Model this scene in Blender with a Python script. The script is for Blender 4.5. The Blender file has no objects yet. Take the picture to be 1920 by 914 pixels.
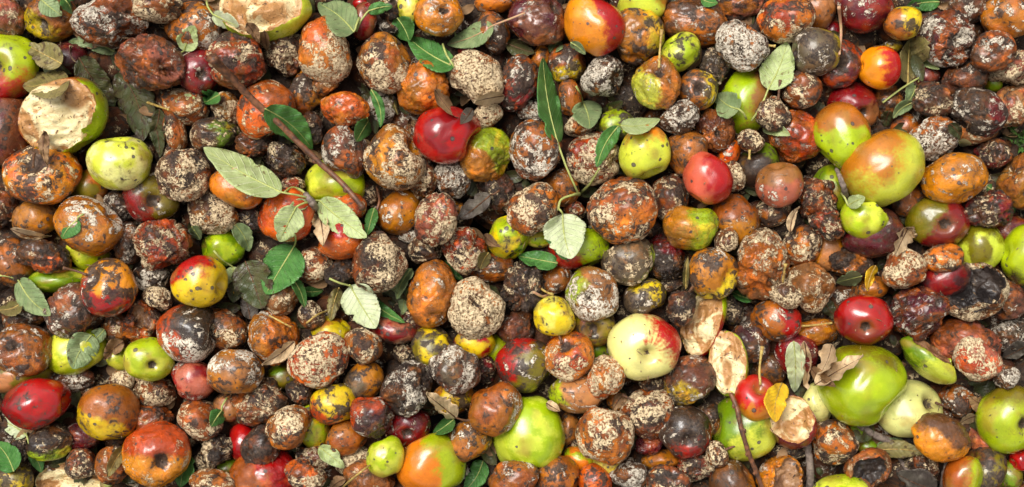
import bpy, math, random
import numpy as np
from mathutils import Vector

# ------------------------------------------------------------------ camera, sky, sun, exposure
scene = bpy.context.scene
C = scene.collection
PX = 0.0006            # metres per photograph pixel on the plane z = 0
CAMH = 1.6
cam = bpy.data.cameras.new('camera')
cam.lens = 50.0
cam.sensor_width = 36.0
cam.clip_end = 60.0
camo = bpy.data.objects.new('camera', cam)
camo.location = (0, 0, CAMH)
C.objects.link(camo)
scene.camera = camo

SUN_EL, SUN_AZ = 62.0, 128.0      # azimuth counted from +x (right of the picture), anticlockwise
world = bpy.data.worlds.new('World')
scene.world = world
world.use_nodes = True
wn = world.node_tree
wn.nodes.clear()
sky = wn.nodes.new('ShaderNodeTexSky')
sky.sky_type = 'NISHITA'
sky.sun_disc = False
sky.sun_elevation = math.radians(SUN_EL)
sky.sun_rotation = math.radians(90 - SUN_AZ)
sky.dust_density = 4.0
sky.air_density = 1.0
hsv = wn.nodes.new('ShaderNodeHueSaturation')     # overcast: the same sky, greyed by cloud
hsv.inputs['Saturation'].default_value = 0.06
bg = wn.nodes.new('ShaderNodeBackground')
bg.inputs['Strength'].default_value = 0.070
wo = wn.nodes.new('ShaderNodeOutputWorld')
wn.links.new(sky.outputs[0], hsv.inputs['Color'])
wn.links.new(hsv.outputs[0], bg.inputs['Color'])
wn.links.new(bg.outputs[0], wo.inputs['Surface'])
sl = bpy.data.lights.new('sun', 'SUN')
sl.energy = 1.5
sl.angle = math.radians(30)
sl.color = (1.0, 0.96, 0.90)
so = bpy.data.objects.new('sun', sl)
el, az = math.radians(SUN_EL), math.radians(SUN_AZ)
sd = Vector((math.cos(el) * math.cos(az), math.cos(el) * math.sin(az), math.sin(el)))
so.rotation_euler = (-sd).to_track_quat('-Z', 'Y').to_euler()
C.objects.link(so)
vs = scene.view_settings
vs.view_transform = 'Standard'
vs.look = 'None'
vs.gamma = 1.0
vs.exposure = 1.26
vs.use_curve_mapping = False

# ------------------------------------------------------------------ helpers
rng = np.random.RandomState(7)

def lin(c):
    c = np.asarray(c, float) / 255.0
    return np.where(c <= 0.04045, c / 12.92, ((c + 0.055) / 1.055) ** 2.4)

def rich(c, k=1.12):
    l = c @ np.array([.2126, .7152, .0722])
    return np.clip(l + (c - l) * k, .004, .9)

def w_of(px, py, z=0.0):
    k = PX * (CAMH - z) / CAMH
    return ((px - 960.0) * k, (457.0 - py) * k, z)

def _hash(ix, iy, iz, seed):
    h = (ix.astype(np.int64) * 374761393 + iy.astype(np.int64) * 668265263 + iz.astype(np.int64) * 2147483647 + seed * 1274126177) & 0xFFFFFFFF
    h = ((h ^ (h >> 13)) * 1274126177) & 0xFFFFFFFF
    h = ((h ^ (h >> 16)) * 2246822519) & 0xFFFFFFFF
    return ((h ^ (h >> 15)) & 0xFFFF) / 32767.5 - 1.0

def noise(P, f=1.0, seed=0):
    """value noise in about -1..1"""
    Q = P * f + 37.3
    I = np.floor(Q)
    F = Q - I
    F = F * F * F * (F * (F * 6 - 15) + 10)
    I = I.astype(np.int64)
    r = 0
    for dx in (0, 1):
        wx = F[:, 0] if dx else 1 - F[:, 0]
        for dy in (0, 1):
            wy = F[:, 1] if dy else 1 - F[:, 1]
            for dz in (0, 1):
                wz = F[:, 2] if dz else 1 - F[:, 2]
                r = r + wx * wy * wz * _hash(I[:, 0] + dx, I[:, 1] + dy, I[:, 2] + dz, seed)
    return r

def fbm(P, f, seed, o=3):
    r, a, t = 0, 1.0, 0
    for i in range(o):
        r = r + a * noise(P, f * 2 ** i, seed + i * 17)
        t += a
        a *= 0.5
    return r / t * 1.4

def mesh_np(name, V, quads=None, tris=None, attrs=None, smooth=True):
    me = bpy.data.meshes.new(name)
    V = np.asarray(V, np.float32)
    nq = 0 if quads is None else len(quads)
    nt = 0 if tris is None else len(tris)
    me.vertices.add(len(V))
    me.vertices.foreach_set('co', V.ravel())
    idx = []
    if nq: idx.append(np.asarray(quads, np.int32).ravel())
    if nt: idx.append(np.asarray(tris, np.int32).ravel())
    idx = np.concatenate(idx)
    me.loops.add(len(idx))
    me.loops.foreach_set('vertex_index', idx)
    me.polygons.add(nq + nt)
    st = np.concatenate([np.arange(nq) * 4, nq * 4 + np.arange(nt) * 3]).astype(np.int32)
    me.polygons.foreach_set('loop_start', st)
    me.polygons.foreach_set('use_smooth', np.full(nq + nt, smooth))
    if attrs:
        for k, A in attrs.items():
            at = me.attributes.new(k, 'FLOAT_COLOR', 'POINT')
            at.data.foreach_set('color', np.asarray(A, np.float32).ravel())
    me.update(calc_edges=True)
    return me

def link(name, me, mat, parent=None, loc=None):
    o = bpy.data.objects.new(name, me)
    C.objects.link(o)
    if mat is not None and not me.materials:
        me.materials.append(mat)
    if parent is not None:
        o.parent = parent
    if loc is not None:
        o.location = loc
    return o

def tag(o, label, cat, group=None, kind=None):
    o['label'] = label
    o['category'] = cat
    if group: o['group'] = group
    if kind: o['kind'] = kind
    return o

def tube(pts, rad, n=8, bump=0.0, seed=0, close=True):
    """tapered tube through pts -> V, quads, tris"""
    pts = np.asarray(pts, float)
    m = len(pts)
    rad = np.interp(np.linspace(0, 1, m), np.linspace(0, 1, len(rad)), rad)
    T = np.gradient(pts, axis=0)
    T /= np.linalg.norm(T, axis=1)[:, None] + 1e-12
    up = np.array([0.13, 0.21, 0.97])
    V = []
    for i in range(m):
        a = np.cross(T[i], up)
        if np.linalg.norm(a) < 1e-3: a = np.cross(T[i], [1, 0, 0])
        a /= np.linalg.norm(a)
        b = np.cross(T[i], a)
        t = np.arange(n) / n * 2 * math.pi
        V.append(pts[i] + rad[i] * (np.cos(t)[:, None] * a + np.sin(t)[:, None] * b))
    V = np.concatenate(V)
    if bump:
        c = np.repeat(pts, n, 0)
        V = c + (V - c) * (1 + bump * noise(V, 260, seed)[:, None])
    q = []
    for i in range(m - 1):
        for j in range(n):
            q.append((i * n + j, i * n + (j + 1) % n, (i + 1) * n + (j + 1) % n, (i + 1) * n + j))
    V = np.concatenate([V, pts[:1], pts[-1:]])
    t = []
    for j in range(n):
        t.append((m * n, (j + 1) % n, j))
        t.append((m * n + 1, (m - 1) * n + j, (m - 1) * n + (j + 1) % n))
    return V, np.array(q), np.array(t)

def curve_pts(ctrl, n):
    """Catmull-Rom through control points"""
    c = np.asarray(ctrl, float)
    if len(c) == 2:
        return c[0] + (c[1] - c[0]) * np.linspace(0, 1, n)[:, None]
    P = np.concatenate([[2 * c[0] - c[1]], c, [2 * c[-1] - c[-2]]])
    out = []
    for t in np.linspace(0, len(c) - 1 - 1e-6, n):
        i = int(t); f = t - i
        a, b, d, e = P[i], P[i + 1], P[i + 2], P[i + 3]
        out.append(0.5 * (2 * b + (d - a) * f + (2 * a - 5 * b + 4 * d - e) * f * f + (3 * b - a - 3 * d + e) * f ** 3))
    return np.array(out)
# ------------------------------------------------------------------ materials
class NT:
    def __init__(s, name):
        s.m = bpy.data.materials.new(name); s.m.use_nodes = True
        s.t = s.m.node_tree; s.t.nodes.clear()
    def n(s, kind, **kw):
        o = s.t.nodes.new(kind)
        for k, v in kw.items():
            if k.startswith('i_'):
                o.inputs[k[2:].replace('_', ' ')].default_value = v
            else: setattr(o, k, v)
        return o
    def l(s, a, b): s.t.links.new(a, b)
    def put(s, v, sock):
        if isinstance(v, (int, float)): sock.default_value = v
        elif isinstance(v, tuple): sock.default_value = v if len(v) != 3 or len(sock.default_value) == 3 else (*v, 1)
        else: s.l(v, sock)
    def math(s, op, a, b=None, c=None, clamp=False):
        o = s.n('ShaderNodeMath', operation=op, use_clamp=clamp)
        s.put(a, o.inputs[0])
        if b is not None: s.put(b, o.inputs[1])
        if c is not None: s.put(c, o.inputs[2])
        return o.outputs[0]
    def mix(s, f, a, b, mode='MIX'):
        o = s.n('ShaderNodeMix', data_type='RGBA', blend_type=mode)
        s.put(f, o.inputs[0]); s.put(a, o.inputs[6]); s.put(b, o.inputs[7])
        return o.outputs[2]
    def noise(s, vec, scale, detail=2.0, rough=0.5, dist=0.0):
        o = s.n('ShaderNodeTexNoise')
        o.inputs['Scale'].default_value = scale; o.inputs['Detail'].default_value = detail
        o.inputs['Roughness'].default_value = rough; o.inputs['Distortion'].default_value = dist
        s.l(vec, o.inputs['Vector'])
        return o.outputs['Fac']
    def step(s, v, lo, hi):
        o = s.n('ShaderNodeMapRange', interpolation_type='SMOOTHSTEP')
        s.put(v, o.inputs[0]); s.put(lo, o.inputs[1]); s.put(hi, o.inputs[2])
        return o.outputs[0]
    def coords(s):
        tc = s.n('ShaderNodeTexCoord'); oi = s.n('ShaderNodeObjectInfo')
        v = s.n('ShaderNodeVectorMath', operation='MULTIPLY_ADD')
        s.l(oi.outputs['Random'], v.inputs[0]); v.inputs[1].default_value = (7.3, 3.1, 5.7)
        s.l(tc.outputs['Object'], v.inputs[2])
        return v.outputs[0]
    def attr(s, name):
        a = s.n('ShaderNodeAttribute', attribute_name=name, attribute_type='GEOMETRY')
        sp = s.n('ShaderNodeSeparateColor'); s.l(a.outputs['Color'], sp.inputs[0])
        return a.outputs['Color'], sp.outputs[0], sp.outputs[1], sp.outputs[2], a.outputs['Alpha']
    def finish(s, col, rough, height=None, dist=0.001, strength=1.0, spec=0.5, coat=0.0, sss=0.0, trans=None):
        p = s.n('ShaderNodeBsdfPrincipled')
        s.put(col, p.inputs['Base Color']); s.put(rough, p.inputs['Roughness'])
        s.put(spec, p.inputs['Specular IOR Level']); s.put(coat, p.inputs['Coat Weight'])
        p.inputs['Coat Roughness'].default_value = 0.22
        if height is not None:
            b = s.n('ShaderNodeBump'); b.inputs['Distance'].default_value = dist
            b.inputs['Strength'].default_value = strength
            s.l(height, b.inputs['Height']); s.l(b.outputs[0], p.inputs['Normal'])
        out = s.n('ShaderNodeOutputMaterial')
        if trans is not None:
            tr = s.n('ShaderNodeBsdfTranslucent'); s.put(trans, tr.inputs[0])
            mx = s.n('ShaderNodeMixShader'); mx.inputs[0].default_value = 0.09
            s.l(p.outputs[0], mx.inputs[1]); s.l(tr.outputs[0], mx.inputs[2]); s.l(mx.outputs[0], out.inputs[0])
        else: s.l(p.outputs[0], out.inputs[0])
        return s.m

def make_apple_mat():
    s = NT('apple_skin')
    v = s.coords()
    A, _, _, _, gloss = s.attr('skin_a')
    B, _, _, _, wr = s.attr('skin_b')
    _, rot, mo, so_, sp = s.attr('fields')
    Mc, _, _, _, _ = s.attr('mould_tint')
    nf = s.noise(v, 330, 4, 0.65)
    nm = s.noise(v, 95, 3, 0.6)
    # second skin colour: edge broken up by fine noise
    r = s.math('ADD', rot, s.math('MULTIPLY', s.math('SUBTRACT', nf, 0.5), 0.8))
    r = s.math('ADD', r, s.math('MULTIPLY', s.math('SUBTRACT', nm, 0.5), 0.7), clamp=True)
    col = s.mix(s.step(r, 0.15, 0.85), A, B)
    # mottling of the skin itself
    mot = s.math('MULTIPLY', s.math('SUBTRACT', 1.0, s.step(nm, 0.3, 0.72)), s.math('MULTIPLY_ADD', wr, 1.6, 0.12), clamp=True)
    col = s.mix(s.math('SUBTRACT', 1.0, mot), s.mix(0.62, col, (0.36, 0.29, 0.24), 'MULTIPLY'), col)
    col = s.mix(s.math('MULTIPLY', s.step(nf, 0.45, 0.8), 0.28), col, s.mix(1.0, col, (1.5, 1.4, 1.3), 'MULTIPLY'))
    # rot runs from dark brown to bright rust within one fruit
    n4 = s.noise(v, 48, 4, 0.62, 0.5)
    wv = s.math('MULTIPLY', wr, 2.2, clamp=True)
    col = s.mix(s.math('MULTIPLY', s.step(n4, 0.50, 0.66), wv), col, s.mix(0.30, s.mix(1.0, col, (1.9, 1.5, 1.1), 'MULTIPLY'), (0.66, 0.22, 0.035)))
    # soot / black rot blotches
    ns = s.noise(v, 105, 5, 0.70, 0.6)
    soot = s.step(s.math('ADD', s.math('MULTIPLY', s.math('SUBTRACT', ns, 0.5), 2.3), s.math('SUBTRACT', so_, 0.5)), -0.02, 0.06)
    halo = s.step(s.math('ADD', s.math('MULTIPLY', s.math('SUBTRACT', ns, 0.5), 2.3), s.math('SUBTRACT', so_, 0.5)), -0.34, 0.06)
    col = s.mix(s.math('MULTIPLY', halo, 0.62), col, s.mix(0.5, s.mix(1.0, col, (0.42, 0.36, 0.32), 'MULTIPLY'), (0.10, 0.052, 0.026)))
    sootc = s.mix(s.step(nf, 0.35, 0.7), (0.016, 0.010, 0.008), (0.080, 0.052, 0.034))
    col = s.mix(s.math('MULTIPLY', soot, 0.9), col, sootc)
    # round scab spots
    vo = s.n('ShaderNodeTexVoronoi', feature='F1'); vo.inputs['Scale'].default_value = 128
    s.l(v, vo.inputs['Vector'])
    spc = s.n('ShaderNodeSeparateColor'); s.l(vo.outputs['Color'], spc.inputs[0])
    rad = s.math('MULTIPLY_ADD', spc.outputs[1], 0.30, 0.08)
    dd = s.math('ADD', vo.outputs['Distance'], s.math('MULTIPLY', s.math('SUBTRACT', nf, 0.5), 0.30))
    on = s.math('LESS_THAN', spc.outputs[0], sp)
    spot = s.math('MULTIPLY', s.math('LESS_THAN', dd, rad), on)
    ring = s.math('MULTIPLY', s.math('LESS_THAN', dd, s.math('MULTIPLY', rad, 0.55)), on)
    col = s.mix(s.math('MULTIPLY', spot, 0.88), col, (0.040, 0.030, 0.026))
    col = s.mix(s.math('MULTIPLY', ring, 0.45), col, (0.17, 0.13, 0.11))
    # curling crust of mould
    nw = s.noise(v, 128, 3, 0.60, 1.6)
    worm = s.math('MULTIPLY', s.math('ABSOLUTE', s.math('SUBTRACT', nw, 0.5)), 6.5)
    patch = s.noise(v, 58, 3, 0.62, 0.4)
    md = s.math('MULTIPLY_ADD', s.math('SUBTRACT', patch, 0.5), 4.2, s.math('MULTIPLY_ADD', mo, 1.75, -0.30))
    mould = s.math('SUBTRACT', 1.0, s.step(worm, s.math('SUBTRACT', md, 0.14), s.math('ADD', md, 0.05)))
    nc = s.noise(v, 340, 3, 0.7)
    grain = s.step(nc, 0.36, 0.46)
    mould = s.math('MULTIPLY', mould, s.math('MULTIPLY_ADD', grain, 0.75, 0.25))
    mould = s.math('MULTIPLY', mould, s.step(mo, -0.05, 0.12))
    mcol = s.mix(s.step(nc, 0.36, 0.58), s.mix(1.0, Mc, (0.40, 0.34, 0.28), 'MULTIPLY'), Mc)
    col = s.mix(mould, col, mcol)
    # relief
    ridge = s.math('ABSOLUTE', s.math('SUBTRACT', ns, 0.5))
    h = s.math('MULTIPLY', s.step(ridge, 0.0, 0.09), s.math('MULTIPLY', wr, 0.8))
    h = s.math('ADD', h, s.math('MULTIPLY', nf, s.math('MULTIPLY_ADD', wr, 0.5, 0.03)))
    h = s.math('ADD', h, s.math('MULTIPLY', mould, s.math('MULTIPLY_ADD', nc, 0.7, 0.35)))
    h = s.math('SUBTRACT', h, s.math('MULTIPLY', spot, 0.12))
    ro = s.math('ADD', gloss, s.math('MULTIPLY', s.math('MAXIMUM', s.math('MULTIPLY', soot, 0.25), s.math('MULTIPLY', spot, 0.3)), 1.0))
    ro = s.math('ADD', ro, s.math('MULTIPLY', s.math('SUBTRACT', nm, 0.5), 0.25))
    ro = s.math('ADD', ro, s.math('MULTIPLY', mould, 0.5), clamp=True)
    coat = s.math('MULTIPLY', s.math('SUBTRACT', 1.0, s.math('MAXIMUM', mould, soot)), s.math('MULTIPLY', s.math('SUBTRACT', 0.70, gloss), 1.3), clamp=True)
    return s.finish(col, ro, h, 0.0015, 1.0, 0.4, coat)

def make_flesh(name, c1, c2, c3):
    s = NT(name); v = s.coords()
    n1 = s.noise(v, 30, 4, 0.62, 1.2); n2 = s.noise(v, 300, 4, 0.7); n3 = s.noise(v, 110, 3, 0.6, 0.5)
    _, edge, _, _, _ = s.attr('fields')
    t = s.math('ADD', s.step(n1, 0.53, 0.63), s.math('MULTIPLY', edge, 1.0), clamp=True)
    col = s.mix(t, c1, c2)
    col = s.mix(s.step(n3, 0.62, 0.70), col, c3)
    dk = s.math('GREATER_THAN', s.noise(v, 260, 2, 0.5), 0.68)
    col = s.mix(s.math('MULTIPLY', dk, 0.85), col, (0.03, 0.018, 0.012))
    h = s.math('ADD', s.math('MULTIPLY', n2, 0.6), s.math('MULTIPLY', n3, 1.2))
    return s.finish(col, 0.48, h, 0.0026, 1.0, 0.5, 0.3)

def make_simple(name, c1, c2, rough=0.7, scale=180, bump=0.5, stretch=None):
    s = NT(name); v = s.coords()
    n1 = s.noise(v, scale, 4, 0.65, 0.4); n2 = s.noise(v, scale * 3, 3, 0.6)
    col = s.mix(s.step(n1, 0.35, 0.65), c1, c2)
    return s.finish(col, rough, s.math('ADD', n1, s.math('MULTIPLY', n2, 0.5)), 0.0008, bump, 0.3)

def make_leaf(name, c1, c2, vein, stain, sf, rough=0.5, veinf=0.7):
    """c1/c2 blade colours, vein colour, stain colour and share; 'leafuv' = (u along, |v|, side, seed)"""
    s = NT(name); v = s.coords()
    _, u, av, sd_, _ = s.attr('leafuv')
    n1 = s.noise(v, 55, 3, 0.6); n2 = s.noise(v, 260, 4, 0.65); n3 = s.noise(v, 110, 4, 0.6, 0.6)
    col = s.mix(s.step(n1, 0.35, 0.65), c1, c2)
    col = s.mix(s.math('MULTIPLY', s.step(n2, 0.4, 0.7), 0.35), col, s.mix(1.0, col, (0.6, 0.62, 0.55), 'MULTIPLY'))
    # side veins run forward from the midrib
    ph = s.math('SUBTRACT', s.math('MULTIPLY', u, 8.5), s.math('MULTIPLY', av, 1.9))
    ph = s.math('ADD', ph, s.math('MULTIPLY', s.math('SUBTRACT', n1, 0.5), 0.5))
    fr = s.math('ABSOLUTE', s.math('SUBTRACT', s.math('FRACT', ph), 0.5))
    ve = s.math('SUBTRACT', 1.0, s.step(fr, 0.0, 0.10))
    net = s.n('ShaderNodeTexVoronoi', feature='DISTANCE_TO_EDGE'); net.inputs['Scale'].default_value = 420
    s.l(v, net.inputs['Vector'])
    ne = s.math('SUBTRACT', 1.0, s.step(net.outputs['Distance'], 0.0, 0.12))
    col = s.mix(s.math('MULTIPLY', ve, veinf), col, vein)
    col = s.mix(s.math('MULTIPLY', ne, veinf * 0.3), col, vein)
    st = s.step(s.math('ADD', n3, s.math('MULTIPLY', s.math('MULTIPLY', av, av), 0.06)), 0.72 - sf * 0.35, 0.80 - sf * 0.35)
    col = s.mix(s.math('MULTIPLY', st, 0.85), col, stain)
    h = s.math('ADD', s.math('MULTIPLY', ve, 1.4), s.math('ADD', s.math('MULTIPLY', ne, 0.3), s.math('MULTIPLY', n2, 0.5)))
    return s.finish(col, rough, h, 0.0006, 0.8, 0.4, 0.0, trans=s.mix(0.4, col, (0.25, 0.32, 0.03)))

M_APPLE = make_apple_mat()
M_FLESH = make_flesh('apple_flesh', (0.82, 0.67, 0.36), (0.42, 0.20, 0.06), (0.20, 0.09, 0.030))
M_FLESHB = make_flesh('brown_flesh', (0.30, 0.15, 0.06), (0.12, 0.05, 0.022), (0.035, 0.018, 0.012))
M_CORE = make_flesh('rotten_core', (0.035, 0.022, 0.016), (0.015, 0.010, 0.009), (0.16, 0.11, 0.07))
M_STEM = make_simple('apple_stem', (0.16, 0.07, 0.03), (0.07, 0.035, 0.02), 0.6, 300)
M_STEMY = make_simple('pale_stem', (0.48, 0.36, 0.10), (0.30, 0.17, 0.05), 0.5, 300)
M_STEMG = make_simple('green_stalk', (0.40, 0.42, 0.13), (0.30, 0.33, 0.10), 0.5, 300)
M_STEMP = make_simple('pink_stalk', (0.50, 0.24, 0.16), (0.42, 0.30, 0.14), 0.5, 300)
M_CALYX = make_simple('calyx', (0.10, 0.06, 0.035), (0.035, 0.022, 0.016), 0.8, 400)
M_TWIG = make_simple('bark_red', (0.20, 0.080, 0.036), (0.055, 0.028, 0.018), 0.40, 130, 0.6)
M_TWIGG = make_simple('bark_grey', (0.27, 0.21, 0.17), (0.12, 0.09, 0.075), 0.75, 170, 0.8)
M_SOIL = make_simple('soil', (0.020, 0.014, 0.010), (0.008, 0.006, 0.005), 0.95, 60, 1.0)
M_CRUMB = make_simple('plant_crumbs', (0.32, 0.20, 0.10), (0.06, 0.04, 0.025), 0.8, 500)
M_GRASS = make_simple('grass_blade', (0.07, 0.16, 0.025), (0.045, 0.10, 0.02), 0.5, 200)
LM = {
    'U': make_leaf('leaf_pale', (0.46, 0.53, 0.24), (0.36, 0.44, 0.16), (0.66, 0.69, 0.42), (0.15, 0.10, 0.035), 0.22),
    'P': make_leaf('leaf_whitish', (0.58, 0.62, 0.39), (0.47, 0.53, 0.28), (0.62, 0.63, 0.45), (0.28, 0.24, 0.09), 0.2),
    'D': make_leaf('leaf_dull_green', (0.17, 0.24, 0.095), (0.26, 0.32, 0.14), (0.26, 0.31, 0.16), (0.09, 0.055, 0.025), 0.30),
    'G': make_leaf('leaf_green', (0.045, 0.155, 0.028), (0.09, 0.24, 0.05), (0.14, 0.27, 0.09), (0.08, 0.050, 0.02), 0.18, 0.36),
    'K': make_leaf('leaf_rotting', (0.050, 0.065, 0.022), (0.085, 0.075, 0.028), (0.12, 0.11, 0.05), (0.045, 0.025, 0.014), 0.5, 0.32),
    'O': make_leaf('leaf_olive', (0.19, 0.16, 0.045), (0.26, 0.20, 0.075), (0.22, 0.18, 0.08), (0.07, 0.04, 0.018), 0.40, 0.42),
    'B': make_leaf('leaf_brown', (0.33, 0.19, 0.085), (0.21, 0.11, 0.05), (0.30, 0.19, 0.10), (0.06, 0.033, 0.02), 0.30, 0.6),
    'T': make_leaf('leaf_tan', (0.74, 0.54, 0.32), (0.60, 0.41, 0.22), (0.74, 0.57, 0.36), (0.17, 0.09, 0.045), 0.22, 0.65),
    'Y': make_leaf('leaf_yellow', (0.92, 0.58, 0.02), (0.85, 0.44, 0.02), (0.80, 0.55, 0.06), (0.20, 0.09, 0.02), 0.12, 0.45),
    'V': make_leaf('leaf_grey_purple', (0.085, 0.065, 0.055), (0.13, 0.11, 0.085), (0.20, 0.17, 0.13), (0.05, 0.032, 0.028), 0.30, 0.5),
}
# ------------------------------------------------------------------ the apples: what each looks like
COL = dict(gr=(166,184,46), lg=(206,212,92), dg=(116,144,38), pg=(226,222,146), pl=(226,226,148), yl=(218,190,40), cy=(228,214,110),
           oc=(184,118,36), oy=(226,146,38), ot=(214,126,54), og=(216,104,24), ro=(184,74,30), rd=(166,14,26), cr=(128,12,28),
           mr=(92,22,32), vi=(72,34,36), pk=(206,96,74), br=(164,98,44), rb=(152,80,36), db=(98,62,36), bk=(50,37,30),
           pb=(122,72,50), tn=(178,122,78), ol=(118,108,30), gy=(104,88,68), cm=(236,206,150), tb=(150,100,58), pn=(176,100,78))
# style: A, B, share of B, mould, soot, spots, wrinkle, roughness, phrase, mould tint
STY = dict(
 rust=('ot','rb',.45,.34,.38,.25,.40,.40,'orange-brown rotten apple with cream mould','c'),
 redm=('ro','rb',.45,.32,.34,.15,.75,.38,'shrivelled red-orange apple with pale mould','c'),
 ora =('og','ro',.45,.10,.22,.20,.25,.28,'bright orange rotten apple','c'),
 brn =('rb','br',.50,.10,.30,.25,.35,.33,'glossy brown rotten apple','w'),
 och =('oc','br',.45,.06,.25,.45,.18,.33,'ochre apple with dark spots','w'),
 tan =('tn','tb',.50,.16,.20,.15,.55,.45,'tan wrinkled rotten apple','c'),
 dkb =('db','rb',.40,.20,.42,.20,.55,.40,'dark brown wrinkled apple','c'),
 mum =('db','bk',.50,.22,.50,.05,1.0,.45,'blackened mummified apple','c'),
 mur =('rb','db',.50,.24,.42,.05,1.0,.40,'rust-brown mummified apple','c'),
 pur =('pb','db',.50,.20,.36,.15,.55,.38,'purple-brown rotten apple','w'),
 cru =('br','db',.50,.62,.25,.10,.60,.50,'rotten apple thickly coated in cream mould','c'),
 gry =('bk','db',.50,.50,.30,.00,.80,.55,'black apple veined with grey mould','w'),
 mar =('mr','cr',.45,.03,.12,.10,.15,.22,'maroon apple','w'),
 vio =('vi','mr',.40,.05,.20,.10,.20,.28,'plum-coloured apple','w'),
 red =('rd','cr',.40,.00,.04,.15,.03,.15,'red apple','w'),
 pnk =('pk','rd',.50,.00,.00,.06,.03,.25,'pink-red apple','w'),
 grn =('gr','lg',.45,.00,.02,.10,.04,.26,'lime-green apple','w'),
 dgr =('dg','ol',.45,.00,.15,.12,.08,.32,'dull green apple','w'),
 lgr =('lg','pg',.45,.00,.03,.15,.04,.28,'pale green apple','w'),
 yel =('yl','cy',.50,.00,.12,.45,.06,.28,'yellow apple with dark spots','w'),
 ysc =('yl','ol',.45,.02,.46,.30,.12,.38,'yellow-green apple blotched with black scab','w'),
 rgn =('rd','gr',.45,.02,.22,.30,.10,.26,'red and green apple','w'),
 ryl =('rd','yl',.50,.03,.34,.35,.10,.28,'red and yellow scabbed apple','w'),
)
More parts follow.
